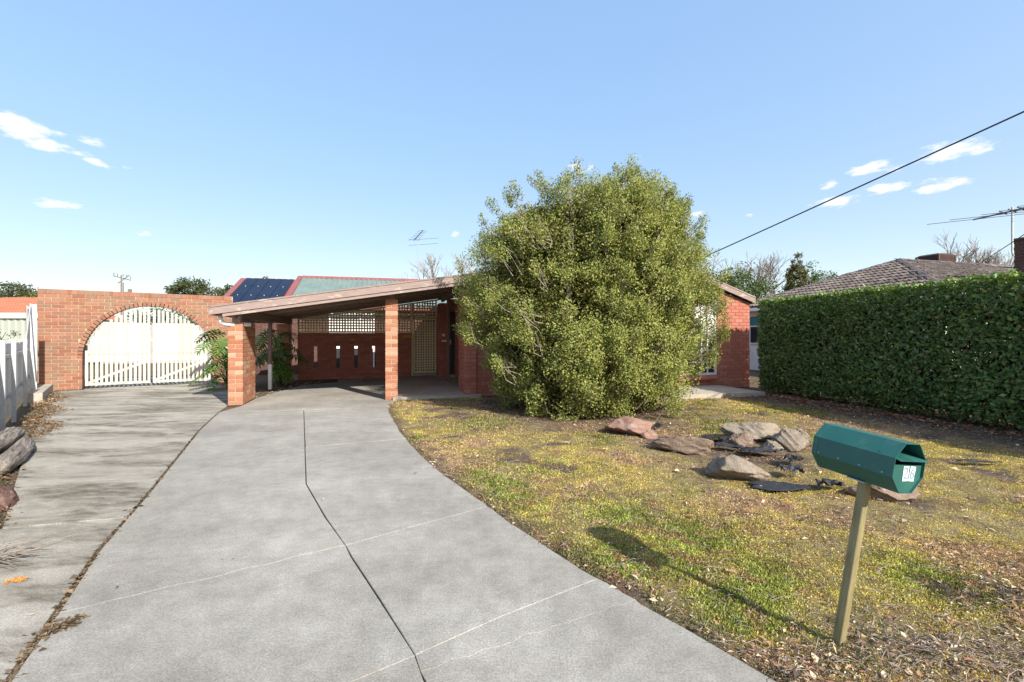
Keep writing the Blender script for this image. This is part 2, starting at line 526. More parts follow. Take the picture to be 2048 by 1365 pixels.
def thing(name, label, cat, loc=(0, 0, 0), rotz=0, group=None):
    o = bpy.data.objects.new(name, None)
    COL.objects.link(o)
    o.location = loc
    o.rotation_euler = (0, 0, rotz)
    o.empty_display_size = 0.2
    return tag(o, label, cat, group)


class MB:
    def __init__(self):
        self.v, self.f = [], []

    def add(self, vs, fs):
        b = len(self.v)
        self.v += [tuple(p) for p in vs]
        self.f += [tuple(i + b for i in f) for f in fs]
        return self

    def box(self, x0, x1, y0, y1, z0, z1):
        return self.add([(x0, y0, z0), (x1, y0, z0), (x1, y1, z0), (x0, y1, z0), (x0, y0, z1), (x1, y0, z1), (x1, y1, z1), (x0, y1, z1)],
                        [(0, 3, 2, 1), (4, 5, 6, 7), (0, 1, 5, 4), (1, 2, 6, 5), (2, 3, 7, 6), (3, 0, 4, 7)])

    def hexa(self, lo, hi):
        """lo / hi: four corners each"""
        return self.add(list(lo) + list(hi), [(0, 3, 2, 1), (4, 5, 6, 7), (0, 1, 5, 4), (1, 2, 6, 5), (2, 3, 7, 6), (3, 0, 4, 7)])

    def bar(self, a, b, w, h, up=(0, 0, 1)):
        a, b = Vector(a), Vector(b)
        d = (b - a).normalized()
        s = d.cross(Vector(up))
        if s.length < 1e-4:
            s = d.cross(Vector((1, 0, 0)))
        s.normalize()
        t = s.cross(d)
        s, t = s * w / 2, t * h / 2
        return self.hexa([a - s - t, a + s - t, a + s + t, a - s + t], [b - s - t, b + s - t, b + s + t, b - s + t])

    def tube(self, pts, radii, n=6, cap=True):
        pts = [Vector(p) for p in pts]
        b = len(self.v)
        ref = Vector((0.31, 0.17, 0.93))
        for i, p in enumerate(pts):
            d = (pts[min(i + 1, len(pts) - 1)] - pts[max(i - 1, 0)]).normalized()
            s = d.cross(ref)
            if s.length < 0.05:
                s = d.cross(Vector((1, 0, 0)))
            s.normalize()
            t = d.cross(s)
            r = radii[i] if hasattr(radii, "__len__") else radii
            for k in range(n):
                a = 2 * math.pi * k / n
                self.v.append(tuple(p + (s * math.cos(a) + t * math.sin(a)) * r))
        for i in range(len(pts) - 1):
            for k in range(n):
                k2 = (k + 1) % n
                self.f.append((b + i * n + k, b + i * n + k2, b + (i + 1) * n + k2, b + (i + 1) * n + k))
        if cap:
            self.f.append(tuple(b + k for k in range(n))[::-1])
            self.f.append(tuple(b + (len(pts) - 1) * n + k for k in range(n)))
        return self

    def mesh(self, name, bevel=0, smooth=False, seg=1):
        me = bpy.data.meshes.new(name)
        me.from_pydata(self.v, [], self.f)
        if bevel:
            bm = bmesh.new(); bm.from_mesh(me)
            bmesh.ops.bevel(bm, geom=bm.edges[:], offset=bevel, segments=seg, affect="EDGES", clamp_overlap=True)
            bm.to_mesh(me); bm.free()
        if smooth:
            me.polygons.foreach_set("use_smooth", [True] * len(me.polygons))
        return me

    def build(self, name, mat, parent=None, loc=(0, 0, 0), rot=(0, 0, 0), bevel=0, smooth=False):
        return link(name, self.mesh(name, bevel, smooth), mat, parent, loc, rot)


_bm_cache = {}


def block_mesh(sx, sy, sz, mat, bevel=0.004):
    """chamfered block centred at its own origin, shared between alike pieces"""
    k = (round(sx, 2), round(sy, 3), round(sz, 3), mat, bevel)
    if k not in _bm_cache:
        m = MB().box(-k[0] / 2, k[0] / 2, -k[1] / 2, k[1] / 2, -k[2] / 2, k[2] / 2).mesh("block", bevel)
        m.materials.append(MATS[mat])
        _bm_cache[k] = m
    return _bm_cache[k]


BL, BH, JT = 0.230, 0.074, 0.009     # brick length, height, joint
CO = BH + JT                          # course


def brick_wall(parent, p, ang, length, z0, courses, mat, mortar="mortar", openings=(), top=None, single=(0, 1e9), name="wall", thick=0.11, first=0.0, stuff_ok=True, hdr_ends=False):
    """a wall in its own frame: x along, front face at y = 0 looking to -y. Bricks inside `single` are parts, the others one joined part"""
    H = courses * CO
    xs = sorted({0.0, length, *[x for o in openings for x in o[:2] if 0 < x < length]})
    if top:
        n = max(2, int(length / 0.3))
        xs = sorted({*xs, *[length * i / n for i in range(n + 1)]})
    zs = sorted({0.0, H, *[z - z0 for o in openings for z in o[2:] if 0 < z - z0 < H]})
    mb = MB()
    for a, b in zip(xs, xs[1:]):
        for c, d in zip(zs, zs[1:]):
            mx, mz = (a + b) / 2, (c + d) / 2 + z0
            if any(o[0] < mx < o[1] and o[2] < mz < o[3] for o in openings):
                continue
            ta = min(d, top(a) - z0) if top else d
            tb = min(d, top(b) - z0) if top else d
            if max(ta, tb) <= c + 0.005:
                continue
            ta, tb = max(ta, c + 0.002), max(tb, c + 0.002)
            y0, y1 = 0.009, thick - 0.009
            mb.hexa([(a, y0, c), (b, y0, c), (b, y1, c), (a, y1, c)], [(a, y0, ta), (b, y0, tb), (b, y1, tb), (a, y1, ta)])
    w = mb.build(name, mortar, parent, (p[0], p[1], z0), (0, 0, ang))
    rest = MB()
    for k in range(courses):
        zc = k * CO + JT / 2
        x = -(BL + JT) / 2 * (k % 2) + first
        while x > 0:
            x -= BL + JT
        while x < length:
            segs = [(max(x, 0), min(x + BL, length))]
            x += BL + JT
            for o in openings:
                if min(o[3], z0 + zc + BH) - max(o[2], z0 + zc) > BH * 0.5:
                    ns = []
                    for a, b in segs:
                        if o[1] <= a or o[0] >= b:
                            ns.append((a, b))
                        else:
                            if o[0] > a: ns.append((a, o[0]))
                            if o[1] < b: ns.append((o[1], b))
                    segs = ns
            for a, b in segs:
                if b - a < 0.035:
                    continue
                if top:
                    lo = min(top(a), top(b)) - z0
                    if lo < zc + BH:
                        # keep the stretch of this brick that fits under the slope
                        ts = [a + (b - a) * i / 10 for i in range(11)]
                        ok = [q for q in ts if top(q) - z0 >= zc + BH]
                        if len(ok) < 3:
                            continue
                        a, b = ok[0], ok[-1]
                cx, cz = (a + b) / 2, zc + BH / 2
                dy = rng.uniform(-0.0018, 0.0018)
                if single[0] <= cx <= single[1]:
                    link("brick", block_mesh(b - a, thick, BH, mat), None, w, (cx, thick / 2 + dy, cz), (0, 0, rng.uniform(-0.004, 0.004)))
                else:
                    rest.box(a, b, dy, thick + dy, zc, zc + BH)
    if rest.v:
        tag(rest.build("brickwork", mat, w), None, None, kind="stuff")
    return w


def brick_pier(parent, u, v, width, depth, z0, courses, mat, rotz=0.0, name="brick_pier", mortar="mortar"):
    """rows alternate stretchers and headers on the narrow face"""
    w = MB().box(-width / 2 + 0.007, width / 2 - 0.007, 0.007, depth - 0.007, 0, courses * CO).build(name, mortar, parent, (u, v, z0), (0, 0, rotz))
    hw = (width - JT) / 2
    for k in range(courses):
        zc = k * CO + JT / 2 + BH / 2
        if k % 2 == 0:
            # a stretcher across the face, then pairs of stretchers running back
            ys = [(0, 0.11, 1)]
            y = 0.11 + JT
            while y < depth - 0.04:
                e = min(y + BL, depth)
                ys.append((y, e, 2)); y = e + JT
        else:
            ys = []
            y = 0
            while y < depth - 0.04:
                e = min(y + BL, depth)
                ys.append((y, e, 2)); y = e + JT
        for a, b, n in ys:
            if b - a < 0.03: continue
            if n == 1:
                link("brick", block_mesh(width, b - a, BH, mat), None, w, (0, (a + b) / 2 + rng.uniform(-.001, .001), zc))
            else:
                for sx in (-1, 1):
                    link("brick", block_mesh(hw, round(b - a, 2), BH, mat), None, w, (sx * (hw + JT) / 2 + rng.uniform(-.001, .001), (a + b) / 2, zc))
    return w


def corrugated(mb, x0, x1, ya, za, yb, zb, pitch=0.19, rib=0.022, thick=0.0):
    """ribbed sheet: ribs run from (ya, za) to (yb, zb), repeated along x"""
    n = int((x1 - x0) / pitch)
    prof = []
    for i in range(n + 1):
        x = x0 + i * pitch
        prof += [(x, 0), (x + pitch * 0.62, 0), (x + pitch * 0.70, rib), (x + pitch * 0.90, rib)]
    prof = [p for p in prof if p[0] <= x1] + [(x1, 0)]
    vs = []
    for x, h in prof:
        vs += [(x, ya, za + h), (x, yb, zb + h)]
    fs = [(2 * i, 2 * i + 2, 2 * i + 3, 2 * i + 1) for i in range(len(prof) - 1)]
    return mb.add(vs, fs)


YAW = R(15)
CU, SU = math.cos(YAW), math.sin(YAW)


def W(u, v, z=0.0):
    return Vector((u * CU - v * SU, u * SU + v * CU, z))


# ------------------------------------------------------------------ ground
EDGE = np.array([(-2.62, 9.6), (-2.55, 9.31), (-2.12, 7.85), (-1.56, 6.32), (-1.12, 5.27), (-0.76, 4.52), (-0.46, 4.0), (-0.09, 3.36), (0.12, 3.0), (0.24, 2.83), (0.36, 2.62), (0.48, 2.46), (0.67, 2.2), (0.83, 2.0), (1.02, 1.73), (1.35, 1.2), (1.9, 0.2), (2.6, -1.5)])


def edge_x(y):
    return np.interp(y, EDGE[::-1, 1], EDGE[::-1, 0])


def uv_of(x, y):
    return x * CU + y * SU, -x * SU + y * CU


def lawn_cols(x, y):
    """ground-cover colours: green grass, ochre moss, brown dead growth, bare soil"""
    x, y = np.asarray(x, float), np.asarray(y, float)
    a = fbm(x * 0.9, y * 0.9, 1)
    b = fbm(x * 1.7 + 5, y * 1.7, 2)
    c = fbm(x * 3.1, y * 3.1 + 8, 3)
    green = np.clip((a - 0.50) * 5, 0, 1) * np.clip((c - 0.30) * 4, 0, 1)
    for gx, gy, gr in ((0.80, 3.35, 0.42), (1.15, 3.0, 0.35), (-0.5, 6.6, 0.5), (0.4, 4.6, 0.3), (2.3, 2.4, 0.35), (4.1, 5.6, 0.5), (2.9, 6.4, 0.4)):
        green = np.maximum(green, np.clip(1.15 * np.exp(-((x - gx) ** 2 + (y - gy) ** 2) / gr ** 2) * (0.4 + c), 0, 1))
    moss = np.clip((b - 0.40) * 5, 0, 1)
    dead = np.clip((fbm(x * 1.3, y * 1.3 + 3, 5) - 0.47) * 6, 0, 1)
    soil = np.clip((fbm(x * 2.2 + 2, y * 2.2, 7) - 0.60) * 8, 0, 1)
    ex = x - edge_x(y)
    soil = np.maximum(soil, np.clip(1.0 - ex / (0.13 + 0.14 * c), 0, 1) * 0.8)
    u, v = uv_of(x, y)
    soil = np.maximum(soil, np.clip((u - 6.9) / 0.5, 0, 1))
    bed = np.exp(-(((x - 2.6) / 0.6) ** 2 + ((y - 5.0) / 0.55) ** 2))
    soil = np.maximum(soil, np.clip(bed * 1.3, 0, 1))
    soil = np.maximum(soil, np.clip(1.4 - np.hypot((x - 1.3) / 2.1, (y - 8.0) / 1.7), 0, 1))
    cg, cm = np.array([0.215, 0.245, 0.065]), np.array([0.46, 0.385, 0.125])
    cd, cs = np.array([0.45, 0.32, 0.205]), np.array([0.165, 0.13, 0.098])
    col = np.ones(x.shape + (3,)) * np.array([0.42, 0.35, 0.155])
    for m, k in ((moss, cm), (dead, cd), (green, cg), (soil, cs)):
        col = col * (1 - m[..., None]) + k * m[..., None]
    f1, f2, f3 = vnoise(x * 8, y * 8, 41), vnoise(x * 19, y * 19, 42), vnoise(x * 13 + 4, y * 13, 43)
    col = col * (0.55 + 0.5 * f1 + 0.4 * f2)[..., None]
    red = np.clip((f3 - 0.66) * 6, 0, 1)[..., None] * 0.55
    col = col * (1 - red) + np.array([0.30, 0.17, 0.12]) * red
    return col, green, moss, dead, soil


def build_ground():
    xs = np.concatenate([np.arange(-3.2, 8.6, 0.045)])
    ys = np.concatenate([np.arange(-1.0, 11.0, 0.045)])
    xs = np.concatenate([[-1500, -400, -120, -40, -20, -14, -9, -6], xs, [9.5, 11, 14, 20, 40, 120, 400, 1500]])
    ys = np.concatenate([[-1500, -400, -120, -40, -15, -5], ys, [12, 14, 17, 22, 30, 50, 120, 400, 1500]])
    X, Y = np.meshgrid(xs, ys)
    ex = X - edge_x(Y)
    on = np.clip(ex / 0.05, 0, 1)
    Z = -0.016 + on * (-0.004 + 0.035 * fbm(X * 1.6, Y * 1.6, 11) + 0.02 * (vnoise(X * 9, Y * 9, 12) - 0.3))
    u, v = uv_of(X, Y)
    inside = (X > -3.2) & (X < 8.6) & (Y > -1) & (Y < 11)
    Z = np.where(inside & (v < 9.6), Z, -0.016)
    Z += np.where(inside, 0.055 * np.exp(-(((X - 1.75) / 0.42) ** 2 + ((Y - 1.80) / 0.24) ** 2)) * (0.5 + vnoise(X * 12, Y * 12, 13)), 0)
    col = lawn_cols(X, Y)[0]
    far = ~inside
    col[far] = np.array([0.17, 0.14, 0.09])
    ny, nx = X.shape
    idx = np.arange(nx * ny).reshape(ny, nx)
    F = np.stack([idx[:-1, :-1], idx[:-1, 1:], idx[1:, 1:], idx[1:, :-1]], -1).reshape(-1, 4)
    V = np.stack([X, Y, Z], -1).reshape(-1, 3)
    o = link("ground", np_mesh("ground", V, F, col.reshape(-1, 3), True), "soil")
    tag(o, "bare brown soil and patchy moss of the front yard", "ground", kind="structure")


build_ground()


def offset_poly(P, d):
    P = [Vector((p[0], p[1])) for p in P]
    out = []
    n = len(P)
    for i in range(n):
        a, b, c = P[i - 1], P[i], P[(i + 1) % n]
        e1, e2 = (b - a).normalized(), (c - b).normalized()
        n1, n2 = Vector((-e1.y, e1.x)), Vector((-e2.y, e2.x))
        m = n1 + n2
        if m.length < 1e-3:
            m = n1
        m = m.normalized()
        k = d / max(0.35, m.dot(n1))
        out.append(b + m * k)
    return out


def slab(P, parent, mat, gap=0.004, z=0.0, th=0.09, name="slab", wob=0.0):
    area = sum(P[i - 1][0] * P[i][1] - P[i][0] * P[i - 1][1] for i in range(len(P)))
    if area < 0:
        P = P[::-1]
    o1 = offset_poly(P, gap)
    bv = min(0.003, max(0.0012, gap * 1.2))
    o2 = offset_poly(P, gap + bv)
    n = len(P)
    vs = [(p.x, p.y, z - th) for p in o1] + [(p.x, p.y, z - bv) for p in o1] + [(p.x, p.y, z) for p in o2]
    fs = [tuple(range(2 * n, 3 * n))]
    for i in range(n):
        j = (i + 1) % n
        fs += [(i, j, n + j, n + i), (n + i, n + j, 2 * n + j, 2 * n + i)]
    cx, cy = sum(p[0] for p in P) / n, sum(p[1] for p in P) / n
    return MB().add([(a - cx, b - cy, c) for a, b, c in vs], fs).build(name, mat, parent, (cx, cy, 0))


def jag(a, b, n, amp, seed):
    r = random.Random(seed)
    a, b = Vector(a), Vector(b)
    nr = Vector((-(b - a).y, (b - a).x)).normalized()
    return [tuple(a.lerp(b, i / n) + (nr * r.uniform(-amp, amp) if 0 < i < n else nr * 0)) for i in range(n + 1)]


def seg_edge(y0, y1):
    """points of the curved lawn edge between two depths, far to near, set a little uneven"""
    ys = [y for y in np.linspace(y0, y1, max(3, int(abs(y0 - y1) / 0.16)))]
    r = random.Random(int(y0 * 100))
    return [(float(edge_x(y)) + r.uniform(-0.008, 0.008), float(y)) for y in ys]


drive = tag(bpy.data.objects.new("driveway", None), "wide grey concrete driveway running up to the carport", "driveway", kind="structure")
COL.objects.link(drive)
LJ = [(-1.60, 1.15), (-1.91, 1.73), (-2.11, 2.08), (-2.54, 2.81), (-3.05, 3.84), (-4.34, 6.32), (-5.05, 7.85)]
LJ_L = [(x - 0.022, y - 0.004) for x, y in LJ]
MJ = [(-0.20, 1.15), (-0.33, 1.73), (-0.40, 1.88), (-0.66, 2.27), (-0.97, 2.73), (-1.05, 2.87), (-1.36, 3.31), (-1.84, 4.06), (-2.456, 5.39), (-2.636, 5.78), (-3.72, 8.12)]
# beside the fence, beyond and before the cross joint
slab([(-3.50, 3.12), (-2.80, 3.31), LJ_L[4], LJ_L[5], LJ_L[6], (-5.38, 8.60), (-5.75, 9.75), (-6.45, 11.2), (-7.6, 12.0), (-8.30, 12.66), (-10.6, 11.10), (-10.94, 10.82), (-9.55, 9.38), (-7.6, 7.37), (-6.12, 5.78), (-5.53, 5.16), (-4.28, 3.9)], drive, "concrete_stained")
slab([(-3.50, 3.11), (-2.80, 3.30), LJ_L[3], LJ_L[2], LJ_L[1], LJ_L[0], (-1.55, 0.2), (-3.4, 0.2), (-4.4, 2.2)], drive, "concrete_stained")
slab([(-10.56, 11.22), (-8.38, 12.70), (-9.9, 15.4), (-12.2, 14.0)], drive, "concrete_stained", 0.01)
# middle lane
crk = jag((-2.16, 2.17), (-1.05, 2.87), 14, 0.014, 3)
slab([LJ[6], LJ[5], LJ[4], LJ[3]] + crk + MJ[6:11], drive, "concrete", 0.0018)
slab(crk[::-1] + [LJ[2], LJ[1], (-1.61, 1.18), (-0.80, 1.61), MJ[2], MJ[3], MJ[4]], drive, "concrete", 0.0015)
slab([(-1.61, 1.18), (-0.80, 1.61), MJ[2], MJ[1], MJ[0], (0.1, 0.2), (-1.5, 0.2)], drive, "concrete", 0.0025)
MJR = [(x + 0.005, y + 0.002) for x, y in MJ]
# lane along the lawn
slab(seg_edge(8.42, 5.85) + [(-2.450, 5.40), MJR[9], MJR[10]], drive, "concrete", 0.003)
crk1 = jag((-1.05, 2.87), (-0.19, 3.53), 9, 0.004, 5)
slab([(-2.450, 5.39)] + [(-1.385, 5.83)] + seg_edge(5.78, 3.58) + crk1[::-1] + [MJR[6], MJR[7]], drive, "concrete", 0.002)
RJ = [(-0.40, 1.88), (-0.05, 2.14), (0.47, 2.475)]
slab(crk1 + seg_edge(3.45, 2.52) + RJ[::-1] + [MJR[3], MJR[4]], drive, "concrete", 0.0025)
crk2 = jag((-0.36, 1.79), (0.62, 2.28), 16, 0.012, 8)
slab(RJ + seg_edge(2.44, 2.32) + crk2[::-1], drive, "concrete", 0.0012)
slab(crk2 + seg_edge(2.24, 0.2) + [(0.1, 0.2), MJR[0], MJR[1]], drive, "concrete", 0.0012)
# carport floor and porch
slab([(-5.05, 7.86), (-3.72, 8.14), (-2.17, 8.42), (-2.46, 9.40), W(0.02, 14.75)[:2], W(-1.55, 14.75)[:2], (-4.95, 12.92), (-5.62, 12.2), (-5.42, 9.65), (-5.10, 8.58)], drive, "concrete", 0.004)
porch = slab([W(0.05, 9.62)[:2], W(1.9, 9.62)[:2], W(3.0, 14.75)[:2], W(0.05, 14.75)[:2]], None, "concrete_path", 0.004, 0.055, 0.12, "porch_floor")
tag(porch, "low brown concrete porch floor behind the tall brick pier", "porch", kind="structure")
path_root = tag(slab([W(4.9, 8.15)[:2], W(7.05, 8.15)[:2], W(7.05, 9.68)[:2], W(4.9, 9.68)[:2]], None, "concrete_path", 0.01, 0.10, 0.16, "path"), "pale concrete path slab under the gridded house window", "path", kind="structure")
tag(slab([W(7.06, 8.18)[:2], W(7.93, 8.16)[:2], W(7.93, 9.68)[:2], W(7.06, 9.68)[:2]], None, "concrete_path", 0.012, 0.09, 0.15, "path"), "grey concrete path slab at the house corner next to the hedge", "path", kind="structure")

# ------------------------------------------------------------------ the house
HU, HV = 1.5, 9.7
HB = W(HU, HV)
house = thing("brick_house", "low red brick house with brown carport roof and cream lattice, behind the big shrub", "house", HB, YAW)


def L(u, v, z=0.0):
    return (u - HU, v - HV, z)


def zr(u):
    """top of the carport and front gable roof"""
    return 1.85 + 0.159 * (u + 3.19) if u < 6.03 else 3.316 - 0.34 * (u - 6.03)


def hpart(mb, name, mat, parent=None, bevel=0):
    """mb is in house (u, v, z)"""
    mb.v = [L(*p) for p in mb.v]
    return mb.build(name, mat, parent or house, bevel=bevel)


def hwall(u, v, length, z0, courses, mat, ang=0.0, **k):
    p = L(u, v)
    return brick_wall(house, (p[0], p[1]), ang, length, z0, courses, mat, **k)


# front wall with the tall gridded window (hidden stretch behind the shrub is joined)
WIN = (5.45, 7.95, 0.34)
top_f = lambda x: zr(x + 1.80) - 0.17
hwall(1.80, 9.72, 7.13, 0.0, 38, "brick_red", mortar="mortar_dark", top=top_f, single=(5.45, 9), name="front_wall",
      openings=[(WIN[0] - 1.8, WIN[1] - 1.8, WIN[2], 9)])
hwall(8.93, 9.83, 6.0, 0.0, 26, "brick_red", mortar="mortar_dark", ang=R(90), single=(9, 9), name="side_wall")
# lintel strip over the window, glazing
win = MB()
win_o = tag(bpy.data.objects.new("window", None), None, None)
COL.objects.link(win_o); win_o.parent = house; win_o.location = L(WIN[0], 9.76, WIN[2])


def wz(x):
    return zr(WIN[0] + x) - 0.24 - WIN[2]


WL = WIN[1] - WIN[0]
for nm, m in (("frame", "aluminium_frame"),):
    mb = MB()
    mb.box(0, 0.055, -0.02, 0.05, 0, wz(0.03))
    mb.box(WL - 0.055, WL, -0.02, 0.05, 0, wz(WL) - 0.0)
    mb.box(0.055, WL - 0.055, -0.02, 0.05, 0, 0.055)
    pk = 6.03 - WIN[0]
    for a, b in ((0.0, pk), (pk, WL)):
        mb.hexa([(a, -0.025, wz(a) - 0.06), (b, -0.025, wz(b) - 0.06), (b, 0.055, wz(b) - 0.06), (a, 0.055, wz(a) - 0.06)],
                [(a, -0.025, wz(a)), (b, -0.025, wz(b)), (b, 0.055, wz(b)), (a, 0.055, wz(a))])
    mb.build(nm, m, win_o)
cols_x = [0.03, 0.55, 1.05, 1.53, 2.06, 2.24, WL - 0.03]
for x in cols_x[1:-1]:
    MB().box(x - 0.017, x + 0.017, -0.012, 0.03, 0.055, wz(x) - 0.06).build("glazing_bar", "aluminium_frame", win_o)
for z in (0.32, 0.62, 1.0, 1.42):
    MB().box(0.055, WL - 0.055, -0.010, 0.028, z - 0.015, z + 0.015).build("glazing_bar", "aluminium_frame", win_o)
for a, b in zip(cols_x, cols_x[1:]):
    zz = [0.04, 0.32, 0.62, 1.0, 1.42, None]
    for i in range(5):
        za, zb = zz[i], zz[i + 1]
        zb1, zb2 = (zb, zb) if zb else (wz(a) - 0.03, wz(b) - 0.03)
        MB().hexa([(a, 0.010, za), (b, 0.010, za), (b, 0.016, za), (a, 0.016, za)], [(a, 0.010, zb1), (b, 0.010, zb2), (b, 0.016, zb2), (a, 0.016, zb1)]).build(
            "pane", "curtain_white" if i == 4 or (i == 3 and a > 1.9) else "glass_dark", win_o)
mb = MB()
n = int(WL / 0.085)
sill = tag(bpy.data.objects.new("window_sill", None), None, None)
COL.objects.link(sill); sill.parent = house; sill.location = L(WIN[0], 9.70, WIN[2])
sm = block_mesh(0.076, 0.20, 0.06, "brick_red")
for i in range(n):
    link("brick", sm, None, sill, (0.045 + i * 0.085, 0.02, -0.055), (R(24), 0, 0))
MB().box(0.01, WL - 0.01, 0.03, 0.10, -0.12, -0.01).build("mortar_bed", "mortar_dark", sill)

# courtyard wall with slots, lattice above
SLOT = []
for px in (0.44, 1.08, 1.60, 2.13):
    SLOT.append((px, px + 0.105, 0.335, 1.00))
hwall(-2.67, 14.8, 3.36, 0.0, 17, "brick_red", mortar="mortar_dark", openings=SLOT, name="courtyard_wall")
hwall(1.46, 14.0, 0.24, 0.0, 28, "brick_red", mortar="mortar_dark", name="entry_wall")
hwall(2.48, 14.0, 3.0, 0.0, 28, "brick_red", mortar="mortar_dark", name="entry_wall", single=(9, 9))
hwall(1.70, 14.0, 0.78, 2.12, 4, "brick_red", mortar="mortar_dark", name="door_head_wall")
hwall(1.46, 14.79, 0.68, 0.0, 28, "brick_red", mortar="mortar_dark", ang=R(-90), single=(9, 9), name="return_wall")
hwall(2.02, 10.7, 3.2, 0.0, 29, "brick_red", mortar="mortar_dark", ang=R(90), single=(9, 9), name="porch_side_wall")
# stub of wall at the carport's back corner
p = L(-3.02, 14.55)
brick_pier(house, p[0], p[1], 0.34, 0.36, 0.0, 20, "brick_red", name="corner_pier", mortar="mortar_dark")
# piers carrying the roof
p = L(-2.83, 9.68); brick_pier(house, p[0], p[1], 0.25, 1.08, 0.0, 19, "brick_salmon", R(3.2))
p = L(0.03, 9.72); brick_pier(house, p[0], p[1], 0.25, 0.24, 0.0, 25, "brick_salmon")
p = L(1.68, 9.68); brick_pier(house, p[0], p[1], 0.24, 1.0, 0.0, 28, "brick_red", mortar="mortar_dark")

# front door behind its dark screen
dr = MB().box(1.74, 2.44, 14.02, 14.07, 0.13, 2.06)
door = hpart(dr, "front_door", "door_dark")
hpart(MB().box(1.70, 1.745, 13.97, 14.08, 0.06, 2.11).box(2.44, 2.48, 13.97, 14.08, 0.06, 2.11).box(1.745, 2.44, 13.97, 14.08, 2.06, 2.11), "door_frame", "beam_brown")
hpart(MB().box(1.78, 1.81, 13.98, 14.02, 1.05, 1.20), "door_handle", "galvanised", door)
hpart(MB().box(1.745, 2.44, 13.97, 14.08, 0.056, 0.13), "door_step", "concrete_path")

# roof: ribbed sheets over lining boards
mb = MB()
for a, b, vend in ((-3.16, 1.62, 15.0), (1.62, 6.03, 16.9), (8.99, 6.03, 16.9)):
    vst = 9.62 if a > 6 else 9.44
    prof_n = int((vend - vst) / 0.10)
    pts = []
    for i in range(prof_n + 1):
        v0 = vst + i * 0.10
        pts += [(v0, 0), (v0 + 0.05, 0.018)]
    vs = []
    for v_, h in pts:
        vs += [(a, v_, zr(a) - 0.014 + h), (b, v_, zr(b) - 0.014 + h)]
    fs = [(2 * i, 2 * i + 1, 2 * i + 3, 2 * i + 2) for i in range(len(pts) - 1)]
    mb.add(vs, fs)
roof = hpart(mb, "roof", "roof_sheet_brown")


def slope_bar(mb, u0, u1, v0, v1, dt, db):
    """board following the roof slope between u0 and u1, dt..db below the roof top"""
    return mb.hexa([(u0, v0, zr(u0) - db), (u1, v0, zr(u1) - db), (u1, v1, zr(u1) - db), (u0, v1, zr(u0) - db)],
                   [(u0, v0, zr(u0) - dt), (u1, v0, zr(u1) - dt), (u1, v1, zr(u1) - dt), (u0, v1, zr(u0) - dt)])


for u0, u1, v_ in ((-3.19, 6.028, 0.0), (6.032, 9.01, 0.20)):
    hpart(slope_bar(MB(), u0, u1, v_ + 9.40, v_ + 9.432, -0.012, 0.018), "roof_capping", "fascia_brown", roof)
    hpart(slope_bar(MB(), u0, u1, v_ + 9.41, v_ + 9.445, 0.024, 0.150), "fascia_board", "fascia_brown")
hpart(slope_bar(MB(), -2.97, 1.46, 9.432, 9.475, 0.134, 0.212), "fascia_board", "fascia_brown")
hpart(MB().box(-3.19, -3.16, 9.40, 15.0, zr(-3.19) - 0.15, zr(-3.19) + 0.005), "fascia_board", "fascia_brown")
hpart(MB().box(8.992, 9.012, 9.61, 16.9, zr(9.0) - 0.17, zr(9.0) + 0.0), "fascia_board", "fascia_brown")
# lining boards under the carport
k = 0
v = 9.50
while v < 14.78:
    hpart(slope_bar(MB(), -3.12, 1.70, v, v + 0.186, 0.062 + 0.002 * (k % 2), 0.082), "lining_board", "lining_brown")
    v += 0.190
    k += 1
# purlins, beams and posts
for vv in (10.9, 12.35, 13.7):
    hpart(slope_bar(MB(), -3.0, 1.5, vv, vv + 0.05, 0.084, 0.13), "purlin", "beam_brown")
hpart(MB().box(-2.87, -2.79, 9.50, 14.7, zr(-2.83) - 0.25, zr(-2.83) - 0.092), "carport_beam", "beam_brown")
hpart(MB().box(1.50, 1.58, 9.50, 13.98, zr(1.54) - 0.25, zr(1.54) - 0.092), "carport_beam", "beam_brown")
hpart(MB().box(-2.88, -2.74, 9.66, 9.80, 19 * CO, zr(-2.83) - 0.2), "pier_post", "fascia_brown")
hpart(MB().box(-0.015, 0.075, 9.80, 9.89, 25 * CO, zr(0.03) - 0.1), "pier_post", "fascia_brown")


def porch_post(u, v, zt):
    po = hpart(MB().box(u - 0.04, u + 0.04, v - 0.04, v + 0.04, 0.62, zt), "post", "post_brown", bevel=0.006)
    return po


porch_post(-2.85, 12.36, zr(-2.85) - 0.25)
hpart(MB().box(-2.889, -2.811, 12.321, 12.399, 0.0, 0.62), "post_foot", "render_white", bevel=0.006)
porch_post(1.54, 12.5, zr(1.54) - 0.25)
hpart(MB().box(1.502, 1.578, 12.462, 12.538, 0.05, 0.62), "post_foot", "post_brown", bevel=0.006)

# gutter elbow at the low corner
mb = MB()
r0 = [(-3.06, 9.62, zr(-3.1) - 0.16), (-3.06, 9.62, zr(-3.1) - 0.235), (-3.045, 9.62, zr(-3.1) - 0.285), (-3.0, 9.64, zr(-3.1) - 0.315), (-2.94, 9.66, zr(-3.1) - 0.325), (-2.62, 9.86, zr(-3.1) - 0.325)]
mb.v = []
mb.tube([Vector(q) for q in r0], 0.040, 10)
o = hpart(mb, "downpipe", "plastic_white")
o.data.polygons.foreach_set("use_smooth", [True] * len(o.data.polygons))
hpart(MB().box(-3.16, -3.05, 9.46, 14.9, zr(-3.16) - 0.13, zr(-3.16) - 0.03), "gutter", "fascia_brown")


